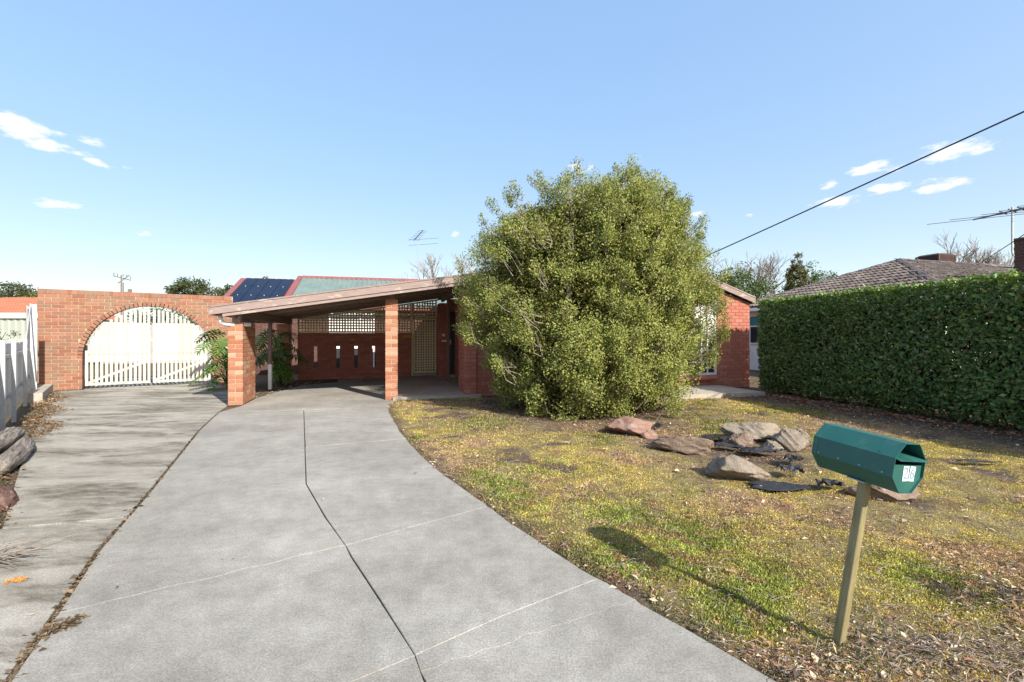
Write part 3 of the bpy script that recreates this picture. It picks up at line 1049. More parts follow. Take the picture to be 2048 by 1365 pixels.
# lattice: cream slats, uprights in front of the rails
def lattice(name, u0, u1, v, z0, top, pitch=0.081, frame=0.05, door=False):
    root = bpy.data.objects.new(name, None)
    COL.objects.link(root); root.parent = house
    root.location = L(u0, v, z0)
    Wd = u1 - u0
    tp = lambda x: top(u0 + x) - z0
    wv = 0.041
    n = max(1, round((Wd - 2 * frame) / pitch))
    pt = (Wd - 2 * frame) / n
    for i in range(1, n):
        x = frame + i * pt
        h = tp(x) - frame
        MB().box(x - wv / 2, x + wv / 2, 0.0, 0.010, frame, h).build("slat", "lattice_cream", root)
    z = frame + pitch
    zmax = max(tp(0), tp(Wd))
    while z < zmax - frame:
        # where the slope cuts the rail
        a = frame
        if tp(a) - frame < z + wv / 2:
            xs = [frame + (Wd - 2 * frame) * q / 60 for q in range(61)]
            ok = [q for q in xs if tp(q) - frame >= z + wv / 2]
            if not ok:
                break
            a = ok[0]
        if Wd - frame - a > 0.05:
            MB().box(a, Wd - frame, 0.012, 0.022, z - wv / 2, z + wv / 2).build("slat", "lattice_cream", root)
        z += pitch
    MB().box(0, frame, -0.008, 0.03, 0, tp(0)).build("frame_stile", "lattice_cream", root)
    MB().box(Wd - frame, Wd, -0.008, 0.03, 0, tp(Wd)).build("frame_stile", "lattice_cream", root)
    MB().box(frame, Wd - frame, -0.006, 0.028, 0, frame).build("frame_rail", "lattice_cream", root)
    MB().hexa([(frame, -0.006, tp(frame) - frame), (Wd - frame, -0.006, tp(Wd - frame) - frame), (Wd - frame, 0.028, tp(Wd - frame) - frame), (frame, 0.028, tp(frame) - frame)],
              [(frame, -0.006, tp(frame)), (Wd - frame, -0.006, tp(Wd - frame)), (Wd - frame, 0.028, tp(Wd - frame)), (frame, 0.028, tp(frame))]).build("frame_rail", "lattice_cream", root)
    return root


un = lambda u: zr(u) - 0.095
lattice("lattice_screen", -2.67, 0.66, 14.80, 17 * CO + 0.004, un)
lattice("lattice_door", 0.715, 1.44, 14.78, 0.14, lambda u: 1.88)
lattice("lattice_screen", 0.70, 1.455, 14.80, 1.90, un)
hpart(MB().box(0.665, 0.70, 14.76, 14.86, 0.02, un(0.68)), "door_post", "lattice_cream")
hpart(MB().box(0.70, 1.455, 14.72, 14.86, 0.05, 0.115), "door_step", "concrete_path")
hpart(MB().box(0.36, 0.66, 14.77, 14.797, 1.255, 1.335), "wall_board", "sign_yellow")
mb = MB().box(1.52, 1.68, 13.975, 13.998, 1.14, 1.19)
hpart(mb, "wall_plate", "label_white")
mb = MB().tube([(1.58, 13.998, 1.34), (1.58, 13.975, 1.34)], 0.045, 12)
hpart(mb, "wall_plate", "label_white")

# rear wing: two ribbed roofs with red trim, walls beyond the courtyard
def rear_roof(u0, u1, vr, zt, ve, name):
    pitch = math.tan(R(24))
    ze = zt - (vr - ve) * pitch
    zb = zt - 3.0 * pitch
    mb = MB()
    corrugated(mb, u0, u1, ve, ze, vr, zt, 0.19, 0.028)
    corrugated(mb, u0, u1, vr + 3.0, zb, vr, zt, 0.19, 0.028)
    r = hpart(mb, name, "roof_green")
    d = 0.16
    for q in (u0, u1):
        s = -1 if q == u0 else 1
        m = MB()
        m.hexa([(q - 0.09, ve, ze - 0.14), (q + 0.09, ve, ze - 0.14), (q + 0.09, vr, zt - 0.14), (q - 0.09, vr, zt - 0.14)],
               [(q - 0.09, ve, ze + 0.05), (q + 0.09, ve, ze + 0.05), (q + 0.09, vr, zt + 0.05), (q - 0.09, vr, zt + 0.05)])
        hpart(m, "barge_board", "roof_red_trim", r)
        m = MB()
        m.hexa([(q - 0.09, vr, zt - 0.14), (q + 0.09, vr, zt - 0.14), (q + 0.09, vr + 3, zb - 0.14), (q - 0.09, vr + 3, zb - 0.14)],
               [(q - 0.09, vr, zt + 0.05), (q + 0.09, vr, zt + 0.05), (q + 0.09, vr + 3, zb + 0.05), (q - 0.09, vr + 3, zb + 0.05)])
        hpart(m, "barge_board", "roof_red_trim", r)
    m = MB()
    m.hexa([(u0 + 0.092, vr - 0.13, zt - 0.045), (u1 - 0.092, vr - 0.13, zt - 0.045), (u1 - 0.092, vr + 0.13, zt - 0.045), (u0 + 0.092, vr + 0.13, zt - 0.045)],
           [(u0 + 0.092, vr - 0.03, zt + 0.06), (u1 - 0.092, vr - 0.03, zt + 0.06), (u1 - 0.092, vr + 0.03, zt + 0.06), (u0 + 0.092, vr + 0.03, zt + 0.06)])
    hpart(m, "ridge_cap", "roof_red_trim", r)
    hpart(MB().box(u0, u1, ve - 0.10, ve - 0.005, ze - 0.12, ze - 0.01), "gutter", "roof_red_trim", r)
    return r, ze, pitch


r1, z1, pt1 = rear_roof(-5.56, -3.68, 20.0, 3.54, 17.0, "rear_roof")
r2, z2, pt2 = rear_roof(-3.50, 9.5, 20.0, 3.70, 17.0, "rear_roof")
# solar panels lying on the end roof
ang = math.atan(pt1)
row_l = 0.98
for r_ in range(3):
    for c_ in range(4):
        u0 = -5.40 + c_ * 0.425
        s0 = 0.14 + r_ * (row_l + 0.02)
        q = []
        for dz in (0.07, 0.105):
            for (a, s) in ((u0, s0), (u0 + 0.41, s0), (u0 + 0.41, s0 + row_l), (u0, s0 + row_l)):
                vv = 17.0 + s * math.cos(ang)
                q.append((a, vv, z1 + s * math.sin(ang) + dz))
        pnl = hpart(MB().hexa(q[:4], q[4:]), "solar_panel", "glass_solar")
        vv = 17.0 + (s0 + row_l + 0.01) * math.cos(ang); zz = z1 + (s0 + row_l + 0.01) * math.sin(ang)
        for cu in (u0 + 0.20,):
            hpart(MB().box(cu - 0.011, cu + 0.011, vv - 0.012, vv + 0.01, zz + 0.09, zz + 0.115), "clip", "paint_white", pnl)
hw = hwall(-5.3, 17.35, 3.2, 0.0, 27, "brick_brown", mortar="mortar_dark", single=(99, 99), name="rear_wall")
hwall(-0.55, 17.35, 10.0, 0.0, 27, "brick_brown", mortar="mortar_dark", single=(99, 99), name="rear_wall")
hpart(MB().box(-2.1, -0.55, 17.36, 17.44, 0.9, 27 * CO), "rear_panel", "render_white")
hpart(MB().box(-2.1, -0.55, 17.36, 17.44, 0.0, 0.9), "rear_panel", "door_dark")
for uu in (-2.1, -1.58, -1.06, -0.6):
    hpart(MB().box(uu, uu + 0.05, 17.32, 17.358, 0.02, 27 * CO - 0.02), "glazing_bar", "paint_white")
hpart(MB().box(-2.05, -0.6, 17.325, 17.356, 0.86, 0.93), "glazing_bar", "paint_white")
hwall(-5.3, 22.7, 14.5, 0.0, 27, "brick_red", mortar="mortar_dark", single=(99, 99), name="rear_wall")
hwall(-5.3, 22.65, 5.25, 0.0, 27, "brick_brown", mortar="mortar_dark", ang=R(-90), single=(99, 99), name="rear_wall")

# ------------------------------------------------------------------ arched wall and picket gates
AD = Vector((0.829, 0.559))
AANG = math.atan2(AD.y, AD.x)
A0 = Vector((-11.21, 10.75))
ALEN, AC, AR, AZ = 3.94, 2.115, 1.335, 0.76
arch = thing("arched_wall", "weathered orange brick wall with a round arch over the white picket gates", "wall", (A0.x, A0.y, 0), AANG)
ATOP = 28 * CO


def arch_z(t, r):
    d = abs(t - AC)
    return None if d >= r else AZ + math.sqrt(r * r - d * d)


RO = AR + 0.118
mb = MB()
N = 96
for i in range(N):
    a, b = ALEN * i / N, ALEN * (i + 1) / N
    m = (a + b) / 2
    za = (arch_z(a, RO - 0.02) or 0) if arch_z(m, RO - 0.02) else 0
    zb = (arch_z(b, RO - 0.02) or 0) if arch_z(m, RO - 0.02) else 0
    if arch_z(m, AR) and not arch_z(a, RO - 0.02): za = 0
    mb.hexa([(a, 0.009, za), (b, 0.009, zb), (b, 0.221, zb), (a, 0.221, za)], [(a, 0.009, ATOP), (b, 0.009, ATOP), (b, 0.221, ATOP), (a, 0.221, ATOP)])
# cells under the spring line between the arch bricks and the jamb
mb.box(AC - RO - 0.02, AC - AR - 0.006, 0.011, 0.219, 0, AZ + 0.05)
mb.box(AC + AR + 0.006, AC + RO + 0.02, 0.011, 0.219, 0, AZ + 0.05)
am = mb.build("mortar_core", "mortar", arch)
for k in range(28):
    zc = k * CO + JT / 2
    x = -(BL + JT) / 2 * (k % 2)
    while x < ALEN:
        a, b = max(x, 0), min(x + BL, ALEN)
        x += BL + JT
        zt, zlow = zc + BH, zc
        if zc + BH * 0.5 <= AZ:
            hw_ = AR
        else:
            dz = zc + BH - AZ
            hw_ = math.sqrt(max(0, RO * RO - dz * dz)) + 0.004 if dz < RO else 0
        segs = []
        l, r = AC - hw_, AC + hw_
        if hw_ == 0 or b <= l or a >= r:
            segs = [(a, b)]
        else:
            if a < l: segs.append((a, l))
            if b > r: segs.append((r, b))
        for a, b in segs:
            if b - a < 0.03: continue
            link("brick", block_mesh(b - a, 0.23, BH, "brick_weathered"), None, arch, ((a + b) / 2, 0.115 + rng.uniform(-.002, .002), zc + BH / 2), (0, 0, rng.uniform(-.004, .004)))
nv = 48
vm = MB()
vm.hexa([(-0.037, -0.115, 0), (0.037, -0.115, 0), (0.037, 0.115, 0), (-0.037, 0.115, 0)], [(-0.0405, -0.115, 0.11), (0.0405, -0.115, 0.11), (0.0405, 0.115, 0.11), (-0.0405, 0.115, 0.11)])
vmesh = vm.mesh("arch_brick", 0.004); vmesh.materials.append(MATS["brick_weathered"])
for i in range(nv):
    a = math.pi * (i + 0.5) / nv
    link("arch_brick", vmesh, None, arch, (AC + AR * math.cos(a), 0.107 + rng.uniform(-.002, .002), AZ + AR * math.sin(a)), (0, math.pi / 2 - a, 0))
cm = block_mesh(0.076, 0.235, 0.112, "brick_weathered")
x = 0.038
while x < ALEN:
    link("coping_brick", cm, None, arch, (x, 0.115 + rng.uniform(-.002, .002), ATOP + 0.058), (0, rng.uniform(-.01, .01), 0))
    x += 0.0852
MB().box(0.004, ALEN - 0.004, 0.008, 0.222, ATOP, ATOP + 0.105).build("mortar_bed", "mortar", arch)


def gate_leaf(t0, t1, label):
    g = A0 + AD * t0
    back = Vector((-AD.y, AD.x)) * 0.085
    root = thing("picket_gate", label, "gate", (g.x + back.x, g.y + back.y, 0.0), AANG, "white picket gates under the arch")
    w = t1 - t0
    n = round(w / 0.0965)
    for i in range(n):
        x = (i + 0.5) * w / n
        zt = (arch_z(t0 + x, AR) or 0.8)
        d = abs(t0 + x - AC)
        rg = AR - 0.05
        zt = AZ + math.sqrt(max(0.0, rg * rg - min(d, rg) ** 2)) - 0.03 + rng.uniform(-0.008, 0.004)
        zt = max(zt, 0.95) if d < 1.29 else 0.85
        zb = 0.075 + rng.uniform(-0.008, 0.008)
        me = MB().box(-0.0285, 0.0285, 0, 0.018, zb, zt)
        me.build("picket", "gate_white", root, (x, rng.uniform(-0.002, 0.002), 0), (0, rng.uniform(-0.004, 0.004), 0))
        # shorter boards close the gaps through the middle
        if i < n - 1:
            xm = (i + 1) * w / n
            dm = abs(t0 + xm - AC)
            zlim = AZ + math.sqrt(max(0.0, rg * rg - min(dm, rg) ** 2)) - 0.06
            z1_ = min(zlim, 1.66)
            if z1_ > 0.75:
                MB().box(-0.030, 0.030, 0.020, 0.034, 0.66, z1_).build("picket", "gate_white", root, (xm, 0.001, 0))
    for z in (0.11, 0.69, 1.50):
        xa, xb = 0.02, w - 0.02
        if z > 1.4:
            lim = math.sqrt(max(0, (AR - 0.08) ** 2 - (z - AZ) ** 2))
            xa, xb = max(xa, AC - lim - t0), min(xb, AC + lim - t0)
        MB().box(xa, xb, 0.036, 0.075, z - 0.035, z + 0.035).build("rail", "gate_white", root)
    MB().bar((0.08, 0.055, 0.15), (w - 0.08, 0.055, 0.66), 0.035, 0.06).build("brace", "gate_white", root)
    return root


gl = gate_leaf(AC - AR + 0.02, AC - 0.008, "white picket gate leaf under the arch, hung on the fence side")
gr = gate_leaf(AC + 0.008, AC + AR - 0.02, "white picket gate leaf under the arch, hung beside the split-leaf plant")
MB().box(-0.05, 0.02, -0.016, -0.004, 1.20, 1.235).build("latch", "galvanised", gr)

# ------------------------------------------------------------------ steel fence along the driveway
FD = Vector((-0.692, 0.722)).normalized()
FN = Vector((FD.y, -FD.x))
F0 = Vector((-6.60, 5.84))
FANG = math.atan2(FD.y, FD.x)


def FP(s, off=0.0):
    p = F0 + FD * s + FN * off
    return p


def ribbed_sheet(x0, x1, z0, z1, pitch=0.125, rib=0.018):
    """vertical ribbed sheet in the x-z plane"""
    prof = []
    x = x0
    while x < x1:
        prof += [(x, 0), (x + pitch * 0.52, 0), (x + pitch * 0.62, rib), (x + pitch * 0.90, rib)]
        x += pitch
    prof = [p for p in prof if p[0] < x1] + [(x1, 0)]
    vs = []
    for x, h in prof:
        vs += [(x, -h, z0), (x, -h, z1)]
    n = len(vs)
    vs += [(a, b + 0.002, c) for a, b, c in vs]
    fs = []
    for i in range(len(prof) - 1):
        fs += [(2 * i, 2 * i + 2, 2 * i + 3, 2 * i + 1), (n + 2 * i, n + 2 * i + 1, n + 2 * i + 3, n + 2 * i + 2), (2 * i + 1, 2 * i + 3, n + 2 * i + 3, n + 2 * i + 1)]
    return MB().add(vs, fs)


fence = thing("sheet_fence", "low white ribbed steel fence with galvanised posts beside the driveway", "fence", (F0.x, F0.y, 0), FANG)
# local x along the fence (away from camera), local -y towards the driveway
segs = [(-5.2, -3.5, 0.02), (-3.5, -1.75, 0.02), (-1.75, 0.0, 0.04), (0.0, 1.50, 0.06), (1.50, 3.66, 0.08), (3.66, 5.45, 0.10)]
for a, b, zb in segs:
    ribbed_sheet(a, b, zb, 1.255).build("sheet", "fence_sheet", fence, (0, 0.05, 0))
    for z in (1.02, 0.30 + zb):
        MB().box(a, b, -0.012, 0.028, z - 0.022, z + 0.022).build("rail", "fence_rail", fence)
for s in (-3.5, -1.75, 0.0, 1.50, 3.66):
    MB().box(-0.003, 0.003, -0.052, 0.0, 0, 1.265).box(0.003, 0.045, -0.006, 0.0, 0, 1.265).box(0.003, 0.03, -0.052, -0.046, 0, 1.265).build("post", "galvanised", fence, (s, -0.013, 0))
tall = thing("tall_sheet_fence", "taller white steel fence panel with slanting brace against the brick wall", "fence", (FP(5.5).x, FP(5.5).y, 0), FANG)
ribbed_sheet(0.0, 1.42, 0.18, 1.97).build("sheet", "fence_sheet", tall, (0, 0.05, 0))
for z in (1.66, 0.42):
    MB().box(0.01, 1.40, -0.012, 0.028, z - 0.022, z + 0.022).build("rail", "fence_rail", tall)
MB().box(-0.004, 0.004, -0.10, 0.0, 0.1, 2.0).box(0.004, 0.05, -0.007, 0.0, 0.1, 2.0).build("post", "galvanised", tall, (0, -0.013, 0))
MB().bar((-0.02, -0.02, 1.98), (-1.3, -0.02, 1.20), 0.02, 0.085).build("brace", "galvanised", tall)
kerb = slab([FP(4.4, 0.03)[:], FP(4.4, 0.24)[:], FP(7.0, 0.34)[:], FP(7.0, 0.03)[:]], None, "concrete_path", 0.0, 0.17, 0.25, "kerb_block")
tag(kerb, "low concrete kerb block at the foot of the tall fence panel", "kerb", kind="structure")

# ------------------------------------------------------------------ letterbox
LBT = R(8.5)
lb = thing("letterbox", "dark green metal letterbox numbered 26 on a leaning olive post", "letterbox", (1.372, 1.93, -0.06))
lb.rotation_euler = Euler((R(1.0), LBT, 0), "XYZ")
AX = math.atan2(0.31, -0.126)         # body axis, front to back
body_root_rot = AX - math.pi / 2
post = MB().box(-0.0175, 0.0175, -0.0175, 0.0175, 0, 0.785).build("post", "post_olive", lb, (0, 0, 0), (0, 0, body_root_rot), bevel=0.003)
HB_, WB, LB_ = 0.215, 0.222, 0.345     # height, width, length
# section of the tube (x across, z up from the underside)
sec = [(-0.045, 0.0), (0.045, 0.0), (0.111, 0.068), (0.111, 0.150), (0.050, HB_), (-0.050, HB_), (-0.111, 0.150), (-0.111, 0.068)]


def tube_shell(mb, sec, y0, y1, th=0.0025):
    n = len(sec)
    inn = [(x * (1 - th / 0.1), 0.1075 + (z - 0.1075) * (1 - th / 0.1)) for x, z in sec]
    vs = [(x, y0, z) for x, z in sec] + [(x, y1, z) for x, z in sec] + [(x, y0, z) for x, z in inn] + [(x, y1, z) for x, z in inn]
    fs = []
    for i in range(n):
        j = (i + 1) % n
        fs += [(i, j, n + j, n + i), (2 * n + j, 2 * n + i, 3 * n + i, 3 * n + j), (j, i, 2 * n + i, 2 * n + j), (n + i, n + j, 3 * n + j, 3 * n + i)]
    return mb.add(vs, fs)


BO = (-0.008, 0.006, 0.782)
SC = 0.915
tube_shell(MB(), sec, -0.170, 0.170).build("body", "mailbox_green", lb, BO, (0, 0, body_root_rot)).scale = (SC, SC, SC)
# front plate (lower part), letter flap and slot; back plate
fp = [(x * 0.975, 0.1075 + (z - 0.1075) * 0.975) for x, z in sec]
zs_ = 0.120
pl = [fp[7], fp[0], fp[1], fp[2], (fp[2][0], zs_), (fp[7][0], zs_)]
MB().add([(x, -0.160, z) for x, z in pl] + [(x, -0.156, z) for x, z in pl], [(0, 1, 2, 3, 4, 5), (11, 10, 9, 8, 7, 6)] + [(i, (i + 1) % 6 + 0, (i + 1) % 6 + 6, i + 6) for i in range(6)]).build("front_plate", "mailbox_green", lb, BO, (0, 0, body_root_rot)).scale = (SC, SC, SC)
MB().hexa([(-0.104, -0.185, 0.142), (0.104, -0.185, 0.142), (0.104, -0.100, 0.158), (-0.104, -0.100, 0.158)],
          [(-0.104, -0.185, 0.145), (0.104, -0.185, 0.145), (0.104, -0.100, 0.161), (-0.104, -0.100, 0.161)]).build("letter_flap", "mailbox_green", lb, BO, (0, 0, body_root_rot)).scale = (SC, SC, SC)
MB().add([(x, 0.150, z) for x, z in fp] + [(x, 0.153, z) for x, z in fp], [tuple(range(8)), tuple(range(15, 7, -1))]).build("back_door", "mailbox_green", lb, BO, (0, 0, body_root_rot)).scale = (SC, SC, SC)
MB().box(-0.1, 0.1, -0.09, -0.087, 0.075, 0.145).build("slot_shade", "cable_black", lb, BO, (0, 0, body_root_rot)).scale = (SC, SC, SC)  # black sheet standing in for the shade inside, behind the letter slot
for i, ch in enumerate("26"):
    xc = -0.004 + i * 0.046
    tilt = (-0.05, 0.04)[i]
    plt = MB().box(-0.019, 0.019, -0.0015, 0, -0.032, 0.032).build("number_plate", "label_white", lb)
    ofs = Matrix.Rotation(body_root_rot, 4, "Z") @ (Vector((xc, -0.1606, 0.083)) * SC)
    plt.location = Vector(BO) + ofs
    plt.scale = (SC, SC, SC)
    plt.rotation_euler = Euler((0, tilt, body_root_rot), "XYZ")
    cu = bpy.data.curves.new("numeral", "FONT")
    cu.body = ch
    cu.size = 0.072
    cu.align_x = "CENTER"; cu.align_y = "CENTER"
    cu.extrude = 0.0004
    cu.offset = 0.0007
    tmp = bpy.data.objects.new("numeral_text", cu)
    COL.objects.link(tmp)
    bpy.context.view_layer.update()
    nm = bpy.data.meshes.new_from_object(tmp.evaluated_get(bpy.context.evaluated_depsgraph_get()))
    bpy.data.objects.remove(tmp)
    nm.materials.clear(); nm.materials.append(MATS["numeral_blue"])
    to = link("numeral", nm, None, plt)
    to.location = (0, -0.0021, 0)
    to.rotation_euler = (R(90), 0, 0)

MB().box(-0.05, 0.05, -0.035, 0.035, -0.004, 0.0).build("bracket", "galvanised", lb, (BO[0], BO[1], BO[2] - 0.0005), (0, 0, body_root_rot))
rim = MB()
tube_shell(rim, [(x * 1.012, 0.1075 + (z - 0.1075) * 1.012) for x, z in sec], 0.150, 0.174, 0.004)
rim.build("rear_rim", "mailbox_green", lb, BO, (0, 0, body_root_rot)).scale = (SC, SC, SC)
rv = MB()
for yy in (-0.13, -0.04, 0.05, 0.14):
    rv.tube([(-0.1105, yy, 0.078), (-0.1145, yy, 0.078)], [0.0035, 0.0025], 6)
rv.build("rivets", "galvanised", lb, BO, (0, 0, body_root_rot)).scale = (SC, SC, SC)

# ------------------------------------------------------------------ stones
def rock_mesh(name, sx, sy, sz, seed, flat=0.5, sub=5, layers=0.0):
    bm = bmesh.new()
    bmesh.ops.create_icosphere(bm, subdivisions=sub, radius=1)
    V = np.array([v.co[:] for v in bm.verts])
    r = np.random.default_rng(seed)
    # chop by a few planes for facets
    for _ in range(14):
        n = r.normal(size=3); n[2] *= 0.8; n /= np.linalg.norm(n)
        d = r.uniform(0.48, 0.80)
        k = V @ n - d
        V = np.where((k > 0)[:, None], V - np.outer(np.maximum(k, 0) * 0.97, n), V)
    n3 = lambda f, s: vnoise(V[:, 0] * f + V[:, 2] * f * 0.7 + 20, V[:, 1] * f - V[:, 2] * f * 0.6 + 20, s)
    rid = lambda f, s: 1 - 2 * np.abs(n3(f, s) - 0.5)
    disp = 1 + 0.26 * (n3(1.7, seed) - 0.5) + 0.17 * (rid(3.1, seed + 1) - 0.5) + 0.10 * (rid(6.3, seed + 2) - 0.5) + 0.06 * (n3(13, seed + 3) - 0.5) + 0.035 * (n3(27, seed + 4) - 0.5)
    V = V * disp[:, None]
    if layers:
        V[:, :2] *= (1 + layers * np.sign(np.sin(V[:, 2] * 11 + n3(2, 9) * 5)) * 0.5)[:, None]
    V *= np.array([sx, sy, sz])
    for v, c in zip(bm.verts, V):
        v.co = c
    me = bpy.data.meshes.new(name)
    bm.to_mesh(me); bm.free()
    me.polygons.foreach_set("use_smooth", [True] * len(me.polygons))
    return me


def rock(x, y, sx, sy, sz, rot, mat, seed, label, sink=0.35, name="rock", tilt=(0, 0), layers=0.0, grp="garden stones"):
    o = link(name, rock_mesh(name, sx, sy, sz * 0.88, seed, layers=layers), mat, None, (x, y, sz * (1 - sink) * 0.8 - 0.012), (R(tilt[0]), R(tilt[1]), R(rot)))
    return tag(o, label, "stone", grp)


rock(1.56, 6.13, 0.40, 0.26, 0.20, -14, "stone_red", 11, "reddish flat-topped slab of stone at the foot of the shrub", 0.35, layers=0.05, tilt=(-6, 3))
rock(1.77, 5.92, 0.15, 0.11, 0.10, -30, "stone_red", 71, "small pale chip of stone at the end of the reddish slab", 0.35)
rock(1.98, 5.13, 0.43, 0.14, 0.145, -24, "stone_brown", 23, "long narrow brown stone lying between the reddish slab and the big tan boulder", 0.4, layers=0.06, tilt=(10, 0))
rock(2.08, 4.26, 0.36, 0.19, 0.165, -13, "stone_tan", 31, "big tan grey boulder nearest the driveway with black matting beside it", 0.32, layers=0.05, tilt=(8, 4))
rock(3.02, 5.72, 0.40, 0.25, 0.22, 8, "stone_tan", 42, "broad pinkish tan boulder topping the stone group behind the letterbox", 0.32)
rock(2.72, 5.40, 0.13, 0.11, 0.135, 20, "stone_brown", 53, "small brown wedge-shaped stone leaning on the broad boulder", 0.3, tilt=(0, 12))
rock(2.99, 5.22, 0.15, 0.10, 0.10, -25, "stone_tan", 64, "small pale rounded stone at the front of the stone group", 0.3)
rock(3.22, 5.33, 0.22, 0.15, 0.17, -35, "stone_tan", 75, "rugged tan stone at the front of the group, beside the letterbox top", 0.3)
rock(3.48, 5.55, 0.15, 0.13, 0.14, 10, "stone_tan", 86, "rough grey stone at the outer end of the stone group", 0.35)
rock(3.03, 3.72, 0.34, 0.16, 0.135, 4, "stone_brown", 97, "brown pinkish stone half hidden behind the letterbox post", 0.4, tilt=(5, -4))
rock(1.18, 2.28, 0.035, 0.025, 0.018, 30, "stone_red", 14, "tiny pink stone chip on the moss by the letterbox shadow", 0.2)
rock(-4.03, 3.60, 0.12, 0.36, 0.10, 42, "stone_dark", 15, "dark reddish weathered stone at the driveway edge below the logs", 0.25, grp=None)

# weathered logs by the fence
def log(p0, p1, r, seed, label):
    p0, p1 = Vector(p0), Vector(p1)
    Ln = (p1 - p0).length
    n, m = 44, 30
    r_ = np.random.default_rng(seed)
    t, a = np.meshgrid(np.linspace(0, 1, n), np.linspace(0, 2 * np.pi, m, endpoint=False), indexing="ij")
    ridge = fbm(a / (2 * np.pi) * 17, t * 3.0 + seed, seed, 3) - 0.5
    ridge2 = vnoise(a / (2 * np.pi) * 34, t * 5.0, seed + 2) - 0.5
    prof = 1 + 0.25 * (vnoise(t * 4, 0 * t, seed + 5) - 0.5)
    end = np.clip(np.minimum(t, 1 - t) * 18, 0.0, 1) ** 0.4
    rad = r * prof * (1 + 0.42 * ridge + 0.18 * ridge2) * (0.35 + 0.65 * end)
    x = (t - 0.5) * Ln + 0.06 * ridge
    bend = 0.10 * np.sin(t * 3.2 + seed)
    V = np.stack([x, np.cos(a) * rad * 1.25 + bend, np.sin(a) * rad], -1).reshape(-1, 3)
    idx = np.arange(n * m).reshape(n, m)
    F = np.stack([idx[:-1], np.roll(idx[:-1], -1, 1), np.roll(idx[1:], -1, 1), idx[1:]], -1).reshape(-1, 4)
    V = np.concatenate([V, [V[:m].mean(0)], [V[-m:].mean(0)]])
    cap = [(n * m, (k + 1) % m, k, k) for k in range(m)] + [(n * m + 1, (n - 1) * m + k, (n - 1) * m + (k + 1) % m, (n - 1) * m + (k + 1) % m) for k in range(m)]
    me = MB()
    me.v = [tuple(p) for p in V]; me.f = [tuple(int(i) for i in f) for f in F] + [tuple(int(i) for i in f[:3]) for f in cap]
    me = me.mesh("log", smooth=True)
    o = link("log", me, "log_grey", None, (p0 + p1) / 2, (0, 0, math.atan2((p1 - p0).y, (p1 - p0).x)))
    return tag(o, label, "log")


log((*FP(-2.45, 0.175), 0.065), (*FP(-0.55, 0.19), 0.075), 0.082, 3, "weathered grey log with deep grain lying beside the driveway edge")
log((*FP(-2.5, 0.085), 0.17), (*FP(-0.7, 0.085), 0.18), 0.070, 8, "dark furrowed log resting between the low steel fence and the grey log")

# ------------------------------------------------------------------ black weed matting
def mat_sheet(x, y, sx, sy, rot, seed, label, wr=0.03, lift=0.0):
    n = 26
    g = np.linspace(-1, 1, n)
    X, Y = np.meshgrid(g, g)
    rr = np.hypot(X, Y); th = np.arctan2(Y, X)
    lim = 0.72 + 0.42 * (vnoise(th * 1.3 + 9, 0 * th + seed, seed) - 0.5) + 0.25 * (vnoise(th * 4 + 9, 0 * th, seed + 1) - 0.5)
    Z = lift + wr * (fbm(X * 2.3 + seed, Y * 2.3, seed, 3)) + wr * 0.6 * np.abs(vnoise(X * 5, Y * 5 + seed, seed + 4) - 0.5)
    keep = rr < lim
    idx = np.arange(n * n).reshape(n, n)
    F = np.stack([idx[:-1, :-1], idx[:-1, 1:], idx[1:, 1:], idx[1:, :-1]], -1).reshape(-1, 4)
    kf = keep.ravel()
    F = F[kf[F].sum(1) >= 3]
    V = np.stack([X * sx, Y * sy, Z + 0.012], -1).reshape(-1, 3)
    used = np.unique(F)
    remap = -np.ones(n * n, int); remap[used] = np.arange(len(used))
    me = np_mesh("weed_mat", V[used], remap[F], None, True)
    o = link("weed_mat", me, "weed_mat", None, (x, y, 0), (0, 0, R(rot)))
    md = o.modifiers.new("thick", "SOLIDIFY"); md.thickness = 0.003
    return tag(o, label, "weed mat", "torn black weed matting")


mat_sheet(2.30, 3.92, 0.36, 0.20, -10, 1, "flat black matting in front of the big tan boulder", 0.012, 0.012)
mat_sheet(2.60, 4.22, 0.17, 0.12, 30, 2, "crumpled black matting lump beside the big tan boulder", 0.12, 0.01)
mat_sheet(2.50, 5.62, 0.42, 0.20, 10, 3, "torn black matting strip along the back of the stone ring", 0.07, 0.01)
mat_sheet(2.50, 5.18, 0.40, 0.10, -28, 4, "torn black matting along the long narrow stone", 0.08, 0.01)
mat_sheet(2.72, 4.95, 0.28, 0.12, -5, 5, "ragged black matting in the middle of the stone ring", 0.09, 0.01)
mat_sheet(2.85, 4.60, 0.18, 0.11, 40, 6, "crumpled black matting in front of the small pale stones", 0.11, 0.01)
mat_sheet(1.98, 6.45, 0.30, 0.16, -50, 7, "black matting showing between the reddish slab and the shrub", 0.07, 0.01)
mat_sheet(2.72, 3.88, 0.16, 0.12, 0, 8, "black matting scrap beside the stone behind the letterbox post", 0.09, 0.01)
mat_sheet(3.95, 4.62, 0.34, 0.06, 3, 9, "thin black matting strip lying in the moss right of the letterbox", 0.05, 0.01)
mat_sheet(4.70, 4.60, 0.34, 0.06, -3, 10, "thin black matting strip in the moss near the hedge shadow", 0.05, 0.01)

# ------------------------------------------------------------------ leaves
def unit(v):
    return v / np.maximum(np.linalg.norm(v, axis=-1, keepdims=True), 1e-9)


